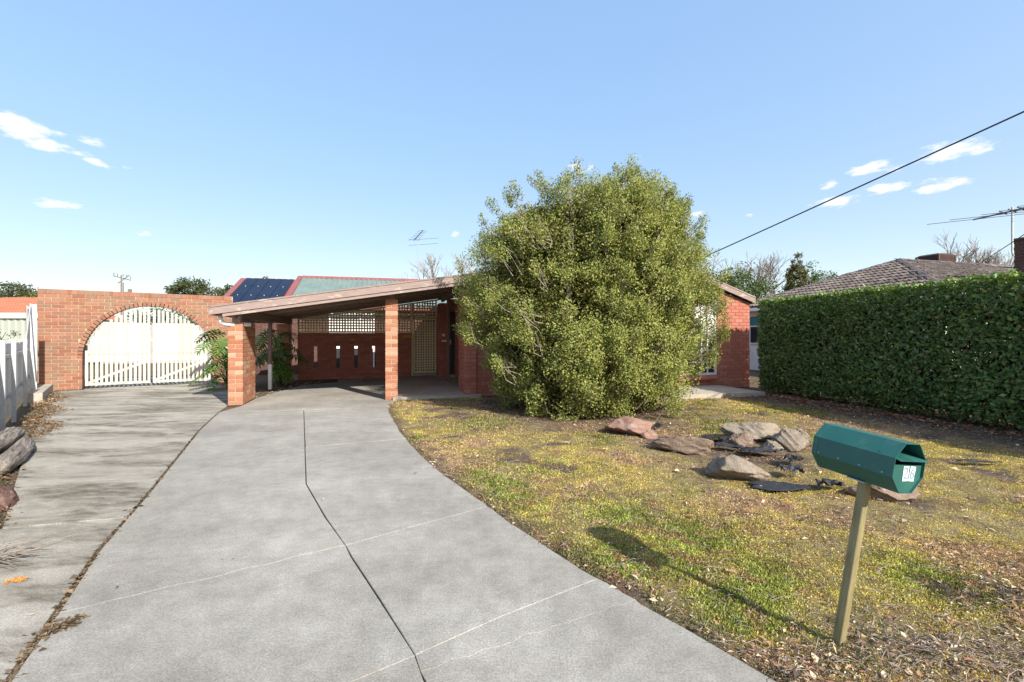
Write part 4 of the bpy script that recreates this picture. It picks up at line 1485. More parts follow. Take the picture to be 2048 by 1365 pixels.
def leaves_mesh(name, P, D, Nn, Ln, Wd, col, fold=0.25):
    """P base points, D length direction, Nn rough face normal, Ln length, Wd width; a folded four-point leaf each"""
    D = unit(D)
    Sd = unit(np.cross(D, Nn))
    Up = np.cross(Sd, D)
    Ln, Wd = Ln[:, None], Wd[:, None]
    tip = P + D * Ln
    mid = P + D * Ln * 0.48
    l = mid + Sd * Wd * 0.5 + Up * Wd * fold
    r = mid - Sd * Wd * 0.5 + Up * Wd * fold
    n = len(P)
    V = np.stack([P, r, tip, l], 1).reshape(-1, 3)
    b = np.arange(n) * 4
    F = np.concatenate([np.stack([b, b + 1, b + 2], 1), np.stack([b, b + 2, b + 3], 1)])
    return np_mesh(name, V, F, np.repeat(col, 4, 0))


def rand_dirs(n):
    return unit(rng.normal(size=(n, 3)))


def pick_cols(n, cols, w=None, jit=0.12):
    cols = np.array(cols)
    i = rng.choice(len(cols), n, p=w)
    return cols[i] * (1 + rng.uniform(-jit, jit, (n, 1)))


# ------------------------------------------------------------------ lawn cover
def ground_z(x, y):
    on = np.clip((x - edge_x(y)) / 0.05, 0, 1)
    return -0.016 + on * (-0.004 + 0.035 * fbm(x * 1.6, y * 1.6, 11) + 0.02 * (vnoise(x * 9, y * 9, 12) - 0.3)) + 0.055 * np.exp(-(((x - 1.75) / 0.42) ** 2 + ((y - 1.80) / 0.24) ** 2)) * (0.5 + vnoise(x * 12, y * 12, 13))


def lawn_z(x, y):
    return np.where(x < edge_x(y) + 0.006, 0.002, ground_z(x, y))


def scatter_lawn(n, y0=1.15, y1=10.6):
    y = np.exp(rng.uniform(math.log(y0), math.log(y1), n))
    x = rng.uniform(-0.35, 1.22, n) * y
    u, v = uv_of(x, y)
    k = (x > edge_x(y) + 0.012 - 0.05 * np.clip(vnoise(x * 7, y * 7, 51) - 0.45, 0, 1)) & (v < 9.6) & (u < 8.7)
    return x[k], y[k]


def build_lawn():
    x, y = scatter_lawn(620000)
    col, green, moss, dead, soil = lawn_cols(x, y)
    keep = rng.random(len(x)) < np.clip(0.16 + 0.75 * green + 0.6 * moss + 0.25 * dead - 0.85 * soil, 0.04, 1)
    x, y, col, green, moss = x[keep], y[keep], col[keep], green[keep], moss[keep]
    n = len(x)
    z = lawn_z(x, y)
    size = 0.55 + 0.16 * y                         # farther tufts are built coarser
    Ln = rng.uniform(0.006, 0.014, n) * (0.85 + 0.5 * green) * size
    Wd = Ln * rng.uniform(0.40, 0.75, n)
    ang = rng.uniform(0, 2 * np.pi, n)
    lean = rng.uniform(0.25, 1.4, n) * (1.3 - 0.6 * green)
    D = np.stack([np.cos(ang) * lean, np.sin(ang) * lean, np.ones(n)], 1)
    Nn = np.stack([np.cos(ang + 0.6), np.sin(ang + 0.6), rng.uniform(-.2, .8, n)], 1)
    c = col * rng.uniform(0.55, 1.9, (n, 1)) * np.stack([rng.uniform(0.9, 1.15, n), rng.uniform(0.92, 1.1, n), rng.uniform(0.7, 1.2, n)], 1)
    yel = rng.random(n) < 0.25 * (1 - green)
    c[yel] = c[yel] * 0.5 + np.array([0.42, 0.31, 0.10]) * 0.5
    o = link("grass", leaves_mesh("grass", np.stack([x, y, z], 1), D, Nn, Ln, Wd, c, 0.1), "leaf_grass")
    tag(o, "short green grass and ochre moss covering the front lawn", "grass", kind="stuff")
    # dead leaves and crumbs
    x, y = scatter_lawn(130000)
    _, g2, m2, d2, s2 = lawn_cols(x, y)
    ex = x - edge_x(y)
    keep = rng.random(len(x)) < np.clip(0.10 + 0.75 * d2 + 0.45 * np.exp(-ex / 0.16) + 0.28 * s2 - 0.3 * g2, 0.03, 0.95)
    x, y = x[keep], y[keep]
    # the heap of dry leaves and stalks around the letterbox post
    hx, hy = rng.normal(1.72, 0.30, 2600), rng.normal(1.78, 0.14, 2600)
    k = hx > edge_x(hy) + 0.03
    x, y = np.concatenate([x, hx[k]]), np.concatenate([y, hy[k]])
    n = len(x)
    z = lawn_z(x, y) + rng.uniform(0.002, 0.022, n)
    ang = rng.uniform(0, 2 * np.pi, n)
    D = np.stack([np.cos(ang), np.sin(ang), rng.uniform(-0.15, 0.45, n)], 1)
    Nn = np.stack([rng.normal(0, .35, n), rng.normal(0, .35, n), np.ones(n)], 1)
    Ln = rng.gamma(2.6, 0.0062, n).clip(0.006, 0.06) * (0.75 + 0.07 * y)
    Wd = Ln * rng.uniform(0.15, 0.6, n)
    c = pick_cols(n, [(0.32, 0.21, 0.12), (0.48, 0.35, 0.22), (0.22, 0.13, 0.085), (0.60, 0.49, 0.35), (0.34, 0.17, 0.115), (0.12, 0.09, 0.07)], None, 0.25)
    o = link("leaf_litter", leaves_mesh("leaf_litter", np.stack([x, y, z], 1), D, Nn, Ln, Wd, c, 0.3), "leaf_litter")
    tag(o, "dry brown leaf litter scattered over the front lawn", "leaf litter", kind="stuff")
    # thin dry stalks
    x, y = scatter_lawn(5200)
    hx, hy = rng.normal(1.72, 0.30, 500), rng.normal(1.80, 0.13, 500)
    k = hx > edge_x(hy) + 0.06
    x, y = np.concatenate([x, hx[k]]), np.concatenate([y, hy[k]])
    mb = MB()
    zz = lawn_z(x, y)
    for a, b, c_ in zip(x, y, zz):
        th = random.uniform(0, 6.283); l = random.uniform(0.03, 0.11) * (0.7 + 0.08 * b)
        d = Vector((math.cos(th) * l, math.sin(th) * l, random.uniform(-0.1, 0.35) * l))
        p = Vector((a, b, c_ + 0.012))
        m = p + d * 0.5 + Vector((random.uniform(-.1, .1) * l, random.uniform(-.1, .1) * l, random.uniform(0, .12) * l))
        r = random.uniform(0.0008, 0.002) * (0.8 + 0.12 * b)
        mb.tube([p, m, p + d], [r, r, r * 0.5], 3, False)
    tag(mb.build("dry_stalks", "bark_pale"), "pale dry stalks and twigs strewn over the lawn", "twigs", kind="stuff")


build_lawn()


def litter_patch(name, label, pts, n_per, spread, size, cols, zoff=0.004):
    P = []
    for (x, y) in pts:
        P.append(np.stack([rng.normal(x, spread, n_per), rng.normal(y, spread, n_per)], 1))
    P = np.concatenate(P)
    n = len(P)
    ang = rng.uniform(0, 2 * np.pi, n)
    D = np.stack([np.cos(ang), np.sin(ang), rng.uniform(-0.05, 0.35, n)], 1)
    Nn = np.stack([rng.normal(0, .4, n), rng.normal(0, .4, n), np.ones(n)], 1)
    Ln = rng.gamma(3, size / 3, n)
    Wd = Ln * rng.uniform(0.3, 0.7, n)
    V = np.concatenate([P, rng.uniform(zoff, zoff + 0.02, (n, 1))], 1)
    o = link(name, leaves_mesh(name, V, D, Nn, Ln, Wd, pick_cols(n, cols, None, 0.25), 0.3), "leaf_litter")
    return tag(o, label, "leaf litter", kind="stuff")


BROWNS = [(0.30, 0.19, 0.10), (0.42, 0.30, 0.17), (0.20, 0.13, 0.08), (0.50, 0.38, 0.22), (0.14, 0.10, 0.07)]
fl = [tuple(FP(s, 0.34 + 0.10 * math.sin(s * 3))) for s in np.arange(-0.2, 6.6, 0.12)]
litter_patch("leaf_litter", "brown leaves drifted along the foot of the steel fence", fl, 110, 0.10, 0.022, [(0.24, 0.15, 0.08), (0.34, 0.23, 0.13), (0.16, 0.10, 0.065), (0.42, 0.31, 0.18), (0.10, 0.075, 0.055)])
fl = [tuple(Vector(a).lerp(Vector(b), k / 14)) for a, b in (((-5.55, 5.10), (-4.36, 3.88)), ((-4.36, 3.88), (-3.56, 3.10)), ((-3.56, 3.10), (-4.3, 2.3))) for k in range(14)]
litter_patch("leaf_litter", "brown leaf crumbs along the driveway edge below the logs", fl, 45, 0.05, 0.02, [(0.20, 0.13, 0.08), (0.30, 0.21, 0.12), (0.12, 0.09, 0.06)], -0.004)
fl = [tuple(Vector(LJ[i]).lerp(Vector(LJ[i + 1]), k / 16) + Vector((-0.011, 0))) for i in range(0, 5) for k in range(16)]
litter_patch("leaf_litter", "dark dirt and leaf crumbs filling the long driveway joint", fl, 40, 0.012, 0.016, [(0.10, 0.075, 0.05), (0.16, 0.12, 0.08), (0.22, 0.16, 0.10)], -0.02)
litter_patch("leaf_litter", "clump of dark leaf crumbs at the near end of the driveway joint", [(-2.06, 2.03), (-2.03, 2.08)], 150, 0.025, 0.018, [(0.10, 0.075, 0.05), (0.16, 0.12, 0.08), (0.24, 0.17, 0.10)], -0.004)
litter_patch("leaf_litter", "pale leaf mulch on the bed behind the brick pier", [tuple(W(-2.75 + a, 10.8 + b)[:2]) for a in (0.1, 0.35, 0.6) for b in np.arange(0, 3.6, 0.3)], 120, 0.20, 0.04, [(0.34, 0.29, 0.22), (0.44, 0.38, 0.30), (0.25, 0.20, 0.15)], -0.045)
litter_patch("leaf_litter", "fallen red brown leaves under the hedge", [tuple(W(7.95 + 0.15 * math.sin(v * 5), v)[:2]) for v in np.arange(3.0, 8.6, 0.2)], 60, 0.16, 0.05, [(0.28, 0.12, 0.08), (0.34, 0.20, 0.12), (0.20, 0.11, 0.08)], 0.0)
litter_patch("leaf_litter", "stray leaf crumbs on the concrete driveway", [(random.uniform(-9, -1.5), random.uniform(2, 11)) for _ in range(26)] + [(random.uniform(-3.2, -0.4), random.uniform(1.9, 5)) for _ in range(12)], 2, 0.25, 0.016, BROWNS + [(0.6, 0.55, 0.45)], 0.001)


# dry stalk pile at the driveway edge
tp = thing("twig_pile", "pile of pale dry stalks on the driveway edge below the dark stone", "twigs", (-2.98, 2.62, 0))
for i in range(60):
    th = random.uniform(-0.5, 1.1) if i % 3 else random.uniform(0, 6.28)
    l = random.uniform(0.10, 0.30)
    p = Vector((random.gauss(-0.06, 0.06), random.gauss(0, 0.06), random.uniform(0.004, 0.05)))
    d = Vector((math.cos(th) * l, math.sin(th) * l, random.uniform(0.0, 0.25) * l))
    r = random.uniform(0.0015, 0.0035)
    MB().tube([p, p + d * 0.5 + Vector((0, 0, random.uniform(0, .02))), p + d], [r, r, r * 0.4], 4).build("stalk", "bark_pale", tp)
oc = MB()
for i in range(90):
    a = random.uniform(0, 6.28); rr = random.random() ** 0.5
    p = Vector((math.cos(a) * rr * 0.045, math.sin(a) * rr * 0.02, random.uniform(0.0, 0.01)))
    oc.tube([p, p + Vector((random.uniform(-.012, .012), random.uniform(-.012, .012), random.uniform(0.004, .014)))], [0.0035, 0.0015], 4)
tag(oc.build("seed_head", "leaf_orange", None, (-2.66, 2.44, 0.002), (0, 0, R(25))), "orange dried flower head lying on the stained driveway", "flower head")

# ------------------------------------------------------------------ the big shrub
def build_shrub():
    cx, cy = 1.38, 8.15
    root = thing("shrub", "huge rounded olive green shrub standing in front of the house", "shrub", (cx, cy, 0))
    zp = np.array([0.0, 0.12, 0.35, 0.7, 0.95, 1.5, 1.95, 2.4, 2.85, 3.3, 3.7, 4.0, 4.2, 4.35])
    wp = 0.93 * np.array([1.30, 1.62, 1.86, 2.08, 2.26, 2.42, 2.42, 2.34, 2.18, 1.94, 1.58, 1.02, 0.5, 0.10])
    Cs, Rs = [], []
    lob = []
    k = 0
    for zc, cnt, rl in ((0.55, 9, 0.62), (1.25, 10, 0.74), (2.0, 10, 0.78), (2.7, 9, 0.74), (3.25, 7, 0.66), (3.62, 5, 0.5), (3.95, 3, 0.36)):
        for j in range(cnt):
            a_ = 2 * np.pi * (j + rng.uniform(-0.3, 0.3)) / cnt + k * 0.7
            r_ = rl * rng.uniform(0.72, 1.15)
            zz_ = zc + rng.uniform(-0.2, 0.2)
            ww = np.interp(zz_, zp, wp) * rng.uniform(0.80, 1.07)
            q = max(ww - r_, 0.0)
            lob.append((np.array([np.cos(a_) * q, np.sin(a_) * q * 0.68, zz_]), r_))
        k += 1
    for c0, r_ in lob:
        m_ = int(46 * (r_ / 0.7) ** 2)
        d_ = rand_dirs(m_ * 3)
        outw = unit(c0 * np.array([1, 1.4, 0]) + np.array([0, 0, 0.45 + 0.2 * c0[2]]))
        d_ = d_[(d_ @ outw) > -0.25][:m_]
        sh = rng.uniform(0.80, 1.04, (len(d_), 1))
        Cs.append(c0 + d_ * r_ * sh * np.array([1, 0.9, 1.05]))
        Rs.append(rng.uniform(0.10, 0.24, len(d_)))
    C = np.concatenate(Cs); rad = np.concatenate(Rs)
    C[:, 0] += 0.38 * np.clip((C[:, 2] - 2.6) / 1.4, 0, 1.1)
    ok = C[:, 2] > 0.03
    C, rad = C[ok], rad[ok]
    C[:, 2] *= 0.945
    nC = len(C)
    extra = []
    for ex, ez, n in ((0.60, 4.22, 9), (0.80, 4.20, 9), (0.70, 3.98, 9), (-0.15, 4.02, 8), (0.0, 3.9, 8), (-0.8, 3.6, 8), (-1.2, 3.4, 6), (1.3, 3.55, 6), (0.25, 3.9, 7), (2.05, 2.75, 5), (-2.25, 2.3, 5)):
        for _ in range(n):
            extra.append((ex + rng.normal(0, 0.13), rng.normal(-0.1, 0.3), ez - abs(rng.normal(0, 0.18))))
    for _ in range(150):
        zz_ = rng.uniform(0.6, 4.1); tt = rng.uniform(0, 2 * np.pi)
        ww = np.interp(zz_, zp, wp) * rng.uniform(0.93, 1.04)
        b0 = np.array([np.cos(tt) * ww, np.sin(tt) * ww * 0.70, zz_])
        dr = np.array([np.cos(tt) * 0.5, np.sin(tt) * 0.35, rng.uniform(0.6, 1.2)])
        for q in range(3):
            extra.append(tuple(b0 + dr * 0.09 * q))
    C = np.concatenate([C, np.array(extra)])
    rad = np.concatenate([rad, rng.uniform(0.06, 0.13, len(extra))])
    cnt = (rng.uniform(150, 290, len(C)) * (rad / 0.19) ** 1.6).astype(int)
    ci = np.repeat(np.arange(len(C)), cnt)
    n = len(ci)
    off = rand_dirs(n) * (rng.random((n, 1)) ** 0.45) * rad[ci][:, None]
    P = C[ci] + off
    P[:, 2] = np.maximum(P[:, 2], 0.03)
    out = unit(C[ci] * np.array([1, 1.3, 0.35]) + np.array([0, 0, 0.5]))
    D = unit(out * 0.6 + rand_dirs(n) * 0.9 + np.array([0, 0, 0.35]))
    Nn = unit(out * 1.3 + np.array([0.25, -0.3, 0.3]) + rand_dirs(n) * 0.8)
    Ln = rng.uniform(0.023, 0.046, n)
    Wd = Ln * rng.uniform(0.42, 0.62, n)
    tone = rng.uniform(0.7, 1.2, len(C))[ci][:, None]
    c = pick_cols(n, [(0.245, 0.285, 0.070), (0.30, 0.325, 0.080), (0.175, 0.220, 0.058), (0.40, 0.385, 0.11), (0.11, 0.145, 0.045), (0.22, 0.15, 0.075)], [0.3, 0.28, 0.2, 0.11, 0.08, 0.03]) * tone
    tag(link("foliage", leaves_mesh("foliage", P, D, Nn, Ln, Wd, c, 0.22), "leaf_shrub", root), None, None, kind="stuff")
    # leaves through the inside of the crown
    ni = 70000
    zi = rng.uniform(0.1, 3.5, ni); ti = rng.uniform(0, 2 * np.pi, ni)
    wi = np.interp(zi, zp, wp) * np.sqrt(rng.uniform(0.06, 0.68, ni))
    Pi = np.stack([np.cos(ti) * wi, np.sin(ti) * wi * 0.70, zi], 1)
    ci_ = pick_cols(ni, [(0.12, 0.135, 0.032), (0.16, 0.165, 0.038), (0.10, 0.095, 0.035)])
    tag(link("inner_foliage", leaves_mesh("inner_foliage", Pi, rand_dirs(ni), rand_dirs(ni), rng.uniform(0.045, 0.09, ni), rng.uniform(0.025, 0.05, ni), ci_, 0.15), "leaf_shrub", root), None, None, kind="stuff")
    mb = MB()
    for i in range(26):
        a = random.uniform(0, 6.283); r = random.uniform(0.02, 0.35)
        p = Vector((math.cos(a) * r, math.sin(a) * r * 0.7, 0))
        tgt = Vector(C[random.randrange(nC)])
        k = (tgt - p)
        pts = [p, p + k * 0.3 + Vector((0, 0, 0.25)), p + k * 0.65 + Vector((random.uniform(-.1, .1), random.uniform(-.1, .1), 0.15)), tgt]
        mb.tube(pts, [0.045, 0.03, 0.018, 0.006], 6)
    mb.build("stems", "bark_grey", root, smooth=True)
    mb = MB()
    for i in range(2400):
        c_ = Vector(C[random.randrange(len(C))])
        o_ = Vector((c_.x * 0.8, c_.y * 0.8, c_.z - random.uniform(0.1, 0.35)))
        m = (c_ + o_) / 2 + Vector((random.uniform(-.06, .06),) * 3)
        mb.tube([o_, m, c_ + Vector((random.uniform(-.1, .1), random.uniform(-.1, .1), random.uniform(0, .15)))], [0.007, 0.005, 0.002], 3, False)
    tag(mb.build("twigs", "bark_pale", root), None, None, kind="stuff")


build_shrub()


# ------------------------------------------------------------------ the clipped hedge
def build_hedge():
    u0, u1, v0, v1, H = 0.0, 1.1, 0.0, 8.3, 2.12
    hy = R(11.2)
    far = Vector((5.82, 10.72, 0))
    base = far - Vector((-math.sin(hy), math.cos(hy), 0)) * v1
    root = thing("hedge", "tall clipped dark green hedge along the side boundary", "hedge", base, hy)
    Lh, Th = v1 - v0, u1 - u0
    # face leaves on the lawn side, top, ends; density falls with distance behind the face
    parts = []

    def face(n, f):
        parts.append(f(n))
    a, b = rng.uniform(0, Lh, 34000), rng.uniform(0.04, H, 34000)
    dpt = np.abs(rng.normal(0, 0.07, 34000))
    bulge = 0.24 * (fbm(a * 0.9, b * 0.9 + 4, 31) - 0.5) + 0.09 * (vnoise(a * 3, b * 3, 32) - 0.5) + np.where(rng.random(34000) < 0.04, rng.uniform(0, 0.09, 34000), 0)
    foot = 0.16 * np.clip(1 - b / 0.35, 0, 1)
    k = rng.random(34000) > 0.55 * np.clip(1 - b / 0.22, 0, 1)
    P1 = np.stack([dpt - bulge + foot, a, b], 1)[k]
    N1 = np.tile([-1.0, 0, 0.45], (len(P1), 1))
    n2 = 15000
    a, b = rng.uniform(0, Lh, n2), rng.uniform(-0.03, Th, n2)
    P2 = np.stack([b, a, H - np.abs(rng.normal(0, 0.06, n2)) + 0.13 * (fbm(a * 1.2, b * 1.2, 33) - 0.5) + 0.03 * (vnoise(a * 6, b * 6, 34) - 0.5)], 1)
    shoots = rng.random(n2) < 0.09
    P2[shoots, 2] += rng.uniform(0.01, 0.10, shoots.sum())
    N2 = np.tile([-0.15, 0, 1.0], (n2, 1))
    n3 = 7000
    a, b = rng.uniform(0, Th, n3), rng.uniform(0.04, H, n3)
    P3 = np.stack([a, Lh - np.abs(rng.normal(0, 0.07, n3)) + 0.05 * (vnoise(a * 3, b * 3, 35) - 0.5), b], 1)
    N3 = np.tile([0, 1.0, 0.4], (n3, 1))
    n4 = 9000
    a, b = rng.uniform(0, Lh, n4), rng.uniform(0.04, H, n4)
    P4 = np.stack([Th - np.abs(rng.normal(0, 0.07, n4)), a, b], 1)
    N4 = np.tile([1.0, 0, 0.4], (n4, 1))
    P = np.concatenate([P1, P2, P3, P4]); Nf = np.concatenate([N1, N2, N3, N4])
    n = len(P)
    Nn = unit(Nf + rand_dirs(n) * 0.75)
    D = unit(np.cross(Nn, rand_dirs(n)) + np.array([0, 0, 0.25]) + Nf * 0.35)
    Ln = rng.uniform(0.045, 0.095, n)
    Wd = Ln * rng.uniform(0.42, 0.6, n)
    top = np.clip((P[:, 2] - H + 0.28) / 0.3, 0, 1)[:, None]
    c = pick_cols(n, [(0.095, 0.175, 0.055), (0.130, 0.225, 0.072), (0.072, 0.140, 0.052), (0.185, 0.265, 0.080), (0.27, 0.29, 0.09), (0.22, 0.145, 0.07)], [0.32, 0.28, 0.2, 0.13, 0.05, 0.02])
    young_lit = (rng.random((n, 1)) < 0.55 * top)  # young growth, plus the brightness of the lit top edge painted into leaf colour
    c = np.where(young_lit, pick_cols(n, [(0.20, 0.29, 0.06), (0.26, 0.34, 0.08), (0.15, 0.24, 0.06)]), c)
    tag(link("foliage", leaves_mesh("foliage", P, D, Nn, Ln, Wd, c, 0.2), "leaf_hedge", root), None, None, kind="stuff")
    mb = MB()
    for i in range(80):
        x, y = random.uniform(0.3, Th - 0.3), random.uniform(0.1, Lh - 0.1)
        mb.tube([(x, y, -0.06), (x + random.uniform(-.1, .1), y + random.uniform(-.1, .1), 0.5), (x + random.uniform(-.2, .2), y + random.uniform(-.2, .2), 1.8)], [0.022, 0.018, 0.008], 5)
    mb.build("stems", "bark_brown", root)
    # darker leaves filling the inside of the hedge, added to block light
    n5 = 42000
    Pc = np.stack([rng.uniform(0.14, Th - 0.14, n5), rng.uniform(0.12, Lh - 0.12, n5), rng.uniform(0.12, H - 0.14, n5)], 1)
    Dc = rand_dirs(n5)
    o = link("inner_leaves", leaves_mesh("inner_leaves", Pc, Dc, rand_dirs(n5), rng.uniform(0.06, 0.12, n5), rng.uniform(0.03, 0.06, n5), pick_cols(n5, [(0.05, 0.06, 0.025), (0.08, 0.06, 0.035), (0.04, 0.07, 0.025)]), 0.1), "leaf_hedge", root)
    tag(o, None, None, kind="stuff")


build_hedge()


# ------------------------------------------------------------------ split-leaf plants behind the pier
def split_leaf(seed):
    r = random.Random(seed)
    mb = MB()
    n = 9
    Lb = 1.0
    mid = [(0, 0.0 + Lb * i / n, 0.10 * math.sin(i / n * 2.6) - 0.16 * (i / n) ** 2) for i in range(n + 1)]
    for i in range(n):
        mb.add([(-0.018, mid[i][1], mid[i][2]), (0.018, mid[i][1], mid[i][2]), (0.014, mid[i + 1][1], mid[i + 1][2]), (-0.014, mid[i + 1][1], mid[i + 1][2])], [(0, 1, 2, 3)])
    for s in (-1, 1):
        for i in range(n):
            t = (i + 0.4) / n
            ln = (0.50 * math.sin(0.35 + t * 2.35) + 0.10) * r.uniform(0.88, 1.1)
            y = t * Lb
            z = 0.10 * math.sin(t * 2.6) - 0.16 * t * t
            a = R(-28 + 95 * t + r.uniform(-5, 5))
            dx, dy = math.cos(a) * s, math.sin(a)
            px, py = -dy * s, dx * s
            wv = 0.052 * r.uniform(0.85, 1.15)
            base = (0, y, z)
            m = (dx * ln * 0.55, y + dy * ln * 0.55, z + 0.04)
            tip = (dx * ln, y + dy * ln, z - 0.10 - 0.05 * r.random())
            mb.add([(base[0] - px * wv * 0.8, base[1] - py * wv * 0.8, z), (base[0] + px * wv * 0.8, base[1] + py * wv * 0.8, z),
                    (m[0] + px * wv, m[1] + py * wv, m[2] - 0.01), (m[0], m[1], m[2] + 0.012), (m[0] - px * wv, m[1] - py * wv, m[2] - 0.01), tip],
                   [(0, 1, 2, 3), (0, 3, 4), (3, 2, 5), (4, 3, 5)])
    me = mb.mesh("leaf")
    me.materials.append(MATS["leaf_split"])
    return me


LEAF_MESH = [split_leaf(s) for s in (1, 2, 3)]


def split_plant(x, y, n, hmax, label, seed, bias):
    r = random.Random(seed)
    root = thing("split_leaf_plant", label, "plant", (x, y, -0.04), 0, "split-leaf plants by the carport")
    for i in range(n):
        a = r.uniform(0, 6.283) if r.random() > 0.55 else bias + r.gauss(0, 0.8)
        h = hmax * (0.22 + 0.75 * (i + 0.5) / n) * r.uniform(0.85, 1.05)
        reach = r.uniform(0.08, 0.34)
        sz = r.uniform(0.36, 0.54)
        end = Vector((math.cos(a) * reach, math.sin(a) * reach, h))
        MB().tube([(r.uniform(-.08, .08), r.uniform(-.08, .08), max(0, h * 0.35 - 0.2)), end * 0.55 + Vector((0, 0, h * 0.25)), end], [0.018, 0.014, 0.010], 5).build("leaf_stalk", "stem_green", root)
        lf = link("leaf", LEAF_MESH[i % 3], None, root, end, (R(r.uniform(-48, -12)), R(r.uniform(-22, 22)), a - math.pi / 2))
        lf.scale = (sz, sz, sz)
    MB().tube([(0, 0, 0), (0.04, 0.02, hmax * 0.3), (-0.02, 0.05, hmax * 0.55)], [0.07, 0.06, 0.05], 8).build("trunk", "bark_brown", root)
    return root


split_plant(-7.18, 11.55, 20, 1.55, "lush split-leaf plant between the picket gate and the brick pier", 5, R(-95))
split_plant(-6.30, 12.25, 22, 1.62, "shaded split-leaf plant behind the thin carport post", 6, R(-80))


# ------------------------------------------------------------------ trees beyond
def grow(mb, p, d, l, r, depth, rnd, spread=0.5, tips=None, n=5, up=0.12):
    q = p + d * l
    m = p + d * l * 0.5 + Vector((rnd.uniform(-1, 1), rnd.uniform(-1, 1), 0)) * l * 0.06
    mb.tube([p, m, q], [r, r * 0.86, r * 0.70], n if depth > 2 else 3, False)
    if depth == 0:
        if tips is not None: tips.append(q)
        return
    if tips is not None and depth == 1: tips.append(q)
    k = rnd.choice((2, 3, 3)) if depth > 1 else rnd.choice((2, 3))
    for i in range(k):
        nd = (d + Vector((rnd.gauss(0, spread), rnd.gauss(0, spread), rnd.gauss(up, spread * 0.6)))).normalized()
        grow(mb, q if i else p + d * l * rnd.uniform(0.6, 1), nd, l * rnd.uniform(0.62, 0.84), r * rnd.uniform(0.60, 0.72), depth - 1, rnd, spread, tips, n, up)


def bare_tree(x, y, h, label, seed, mat="bark_pale", depth=6, r0=None, spread=0.38, name="bare_tree"):
    rnd = random.Random(seed)
    root = thing(name, label, "tree", (x, y, -0.05), 0, None)
    mb, tk = MB(), MB()
    r0 = r0 or h * 0.017
    tk.tube([(0, 0, 0), (0.02 * h, 0, h * 0.14), (0, 0.01 * h, h * 0.28)], [r0 * 1.25, r0, r0 * 0.9], 8, False)
    tk.build("trunk", mat, root)
    for i in range(4):
        a = i * 1.57 + rnd.uniform(-.4, .4)
        grow(mb, Vector((0, 0.01 * h, h * rnd.uniform(0.2, 0.28))), Vector((math.cos(a) * 0.45, math.sin(a) * 0.45, 1)).normalized(), h * 0.25, r0 * 0.75, depth - 1, rnd, spread)
    tag(mb.build("crown", mat, root), None, None)
    return root


def leafy_tree(x, y, h, w, label, seed, cols, trunk_h=0.4, clumps=60, per=60, leaf=0.22, flat=0.5, name="leafy_tree", taper=False):
    rnd = random.Random(seed)
    r = np.random.default_rng(seed)
    root = thing(name, label, "tree", (x, y, -0.05), 0, None)
    mb = MB()
    tips = []
    mb.tube([(0, 0, 0), (0.03 * h, 0, h * trunk_h * 0.5), (0, 0, h * trunk_h)], [h * 0.03, h * 0.024, h * 0.02], 8, False)
    for i in range(7):
        a = i * 0.9 + rnd.uniform(-.3, .3)
        e = Vector((math.cos(a) * w * 0.36, math.sin(a) * w * 0.36, h * rnd.uniform(0.62, 0.86)))
        b = Vector((0, 0, h * trunk_h * rnd.uniform(0.7, 1)))
        mb.tube([b, b.lerp(e, 0.5) + Vector((0, 0, h * 0.05)), e], [h * 0.014, h * 0.009, h * 0.004], 5, False)
    mb.build("trunk", "bark_brown", root)
    cz = h * (1 + trunk_h) / 2
    hz = h * (1 - trunk_h) / 2
    d = unit(r.normal(size=(clumps, 3))) * (r.random((clumps, 1)) ** 0.4)
    C = d * np.array([w / 2, w / 2, hz]) + np.array([0, 0, cz])
    if taper:
        f = 1 - 0.65 * np.clip((C[:, 2] - h * trunk_h) / (h * (1 - trunk_h)), 0, 1)
        C[:, :2] *= f[:, None]
    rad = r.uniform(0.09, 0.2, clumps) * min(w, h)
    ci = np.repeat(np.arange(clumps), per)
    n = len(ci)
    P = C[ci] + unit(r.normal(size=(n, 3))) * (r.random((n, 1)) ** 0.5) * rad[ci][:, None] * np.array([1, 1, flat + 0.3])
    D = unit(r.normal(size=(n, 3)) + np.array([0, 0, -0.2]))
    Ln = r.uniform(0.6, 1.3, n) * leaf
    ca = np.array(cols)
    c = ca[r.integers(0, len(ca), n)] * r.uniform(0.8, 1.2, (n, 1)) * r.uniform(0.8, 1.15, clumps)[ci][:, None]
    tag(link("crown", leaves_mesh("crown", P, D, unit(r.normal(size=(n, 3)) + np.array([0, 0, .6])), Ln, Ln * 0.45, c, 0.15), "leaf_tree", root), None, None)
    return root


OLIVE = [(0.065, 0.085, 0.035), (0.09, 0.11, 0.045), (0.05, 0.065, 0.03), (0.11, 0.12, 0.05)]
bare_tree(-4.4, 31, 6.9, "bare tree showing above the carport roof beside the shrub", 2)
bare_tree(18.4, 35, 7.5, "wide bare grey tree behind the house corner", 3, depth=6)
bare_tree(17.6, 37, 7.6, "tall bare tree between the wide bare tree and the house gable end", 4, depth=6)
bare_tree(16.5, 33, 6.0, "slender bare tree showing lowest over the house gable end", 14, depth=6)
bare_tree(25.2, 38, 6.4, "thin bare saplings right of the small evergreen tree", 5, depth=5)
bare_tree(34.6, 35, 8.4, "bare spreading tree behind the roof cooler", 6, depth=6)
bare_tree(38.0, 36, 8.2, "bare tree standing just behind the brown chimney", 7, depth=6)
bare_tree(40.4, 36, 7.6, "bare tree at the edge of the frame behind the chimney", 8, depth=6)
leafy_tree(12.4, 26, 5.6, 4.6, "dark green bushy tree behind the house gable end", 11, [(0.05, 0.09, 0.025), (0.07, 0.12, 0.03), (0.10, 0.14, 0.035)], 0.15, 90, 90, 0.16)
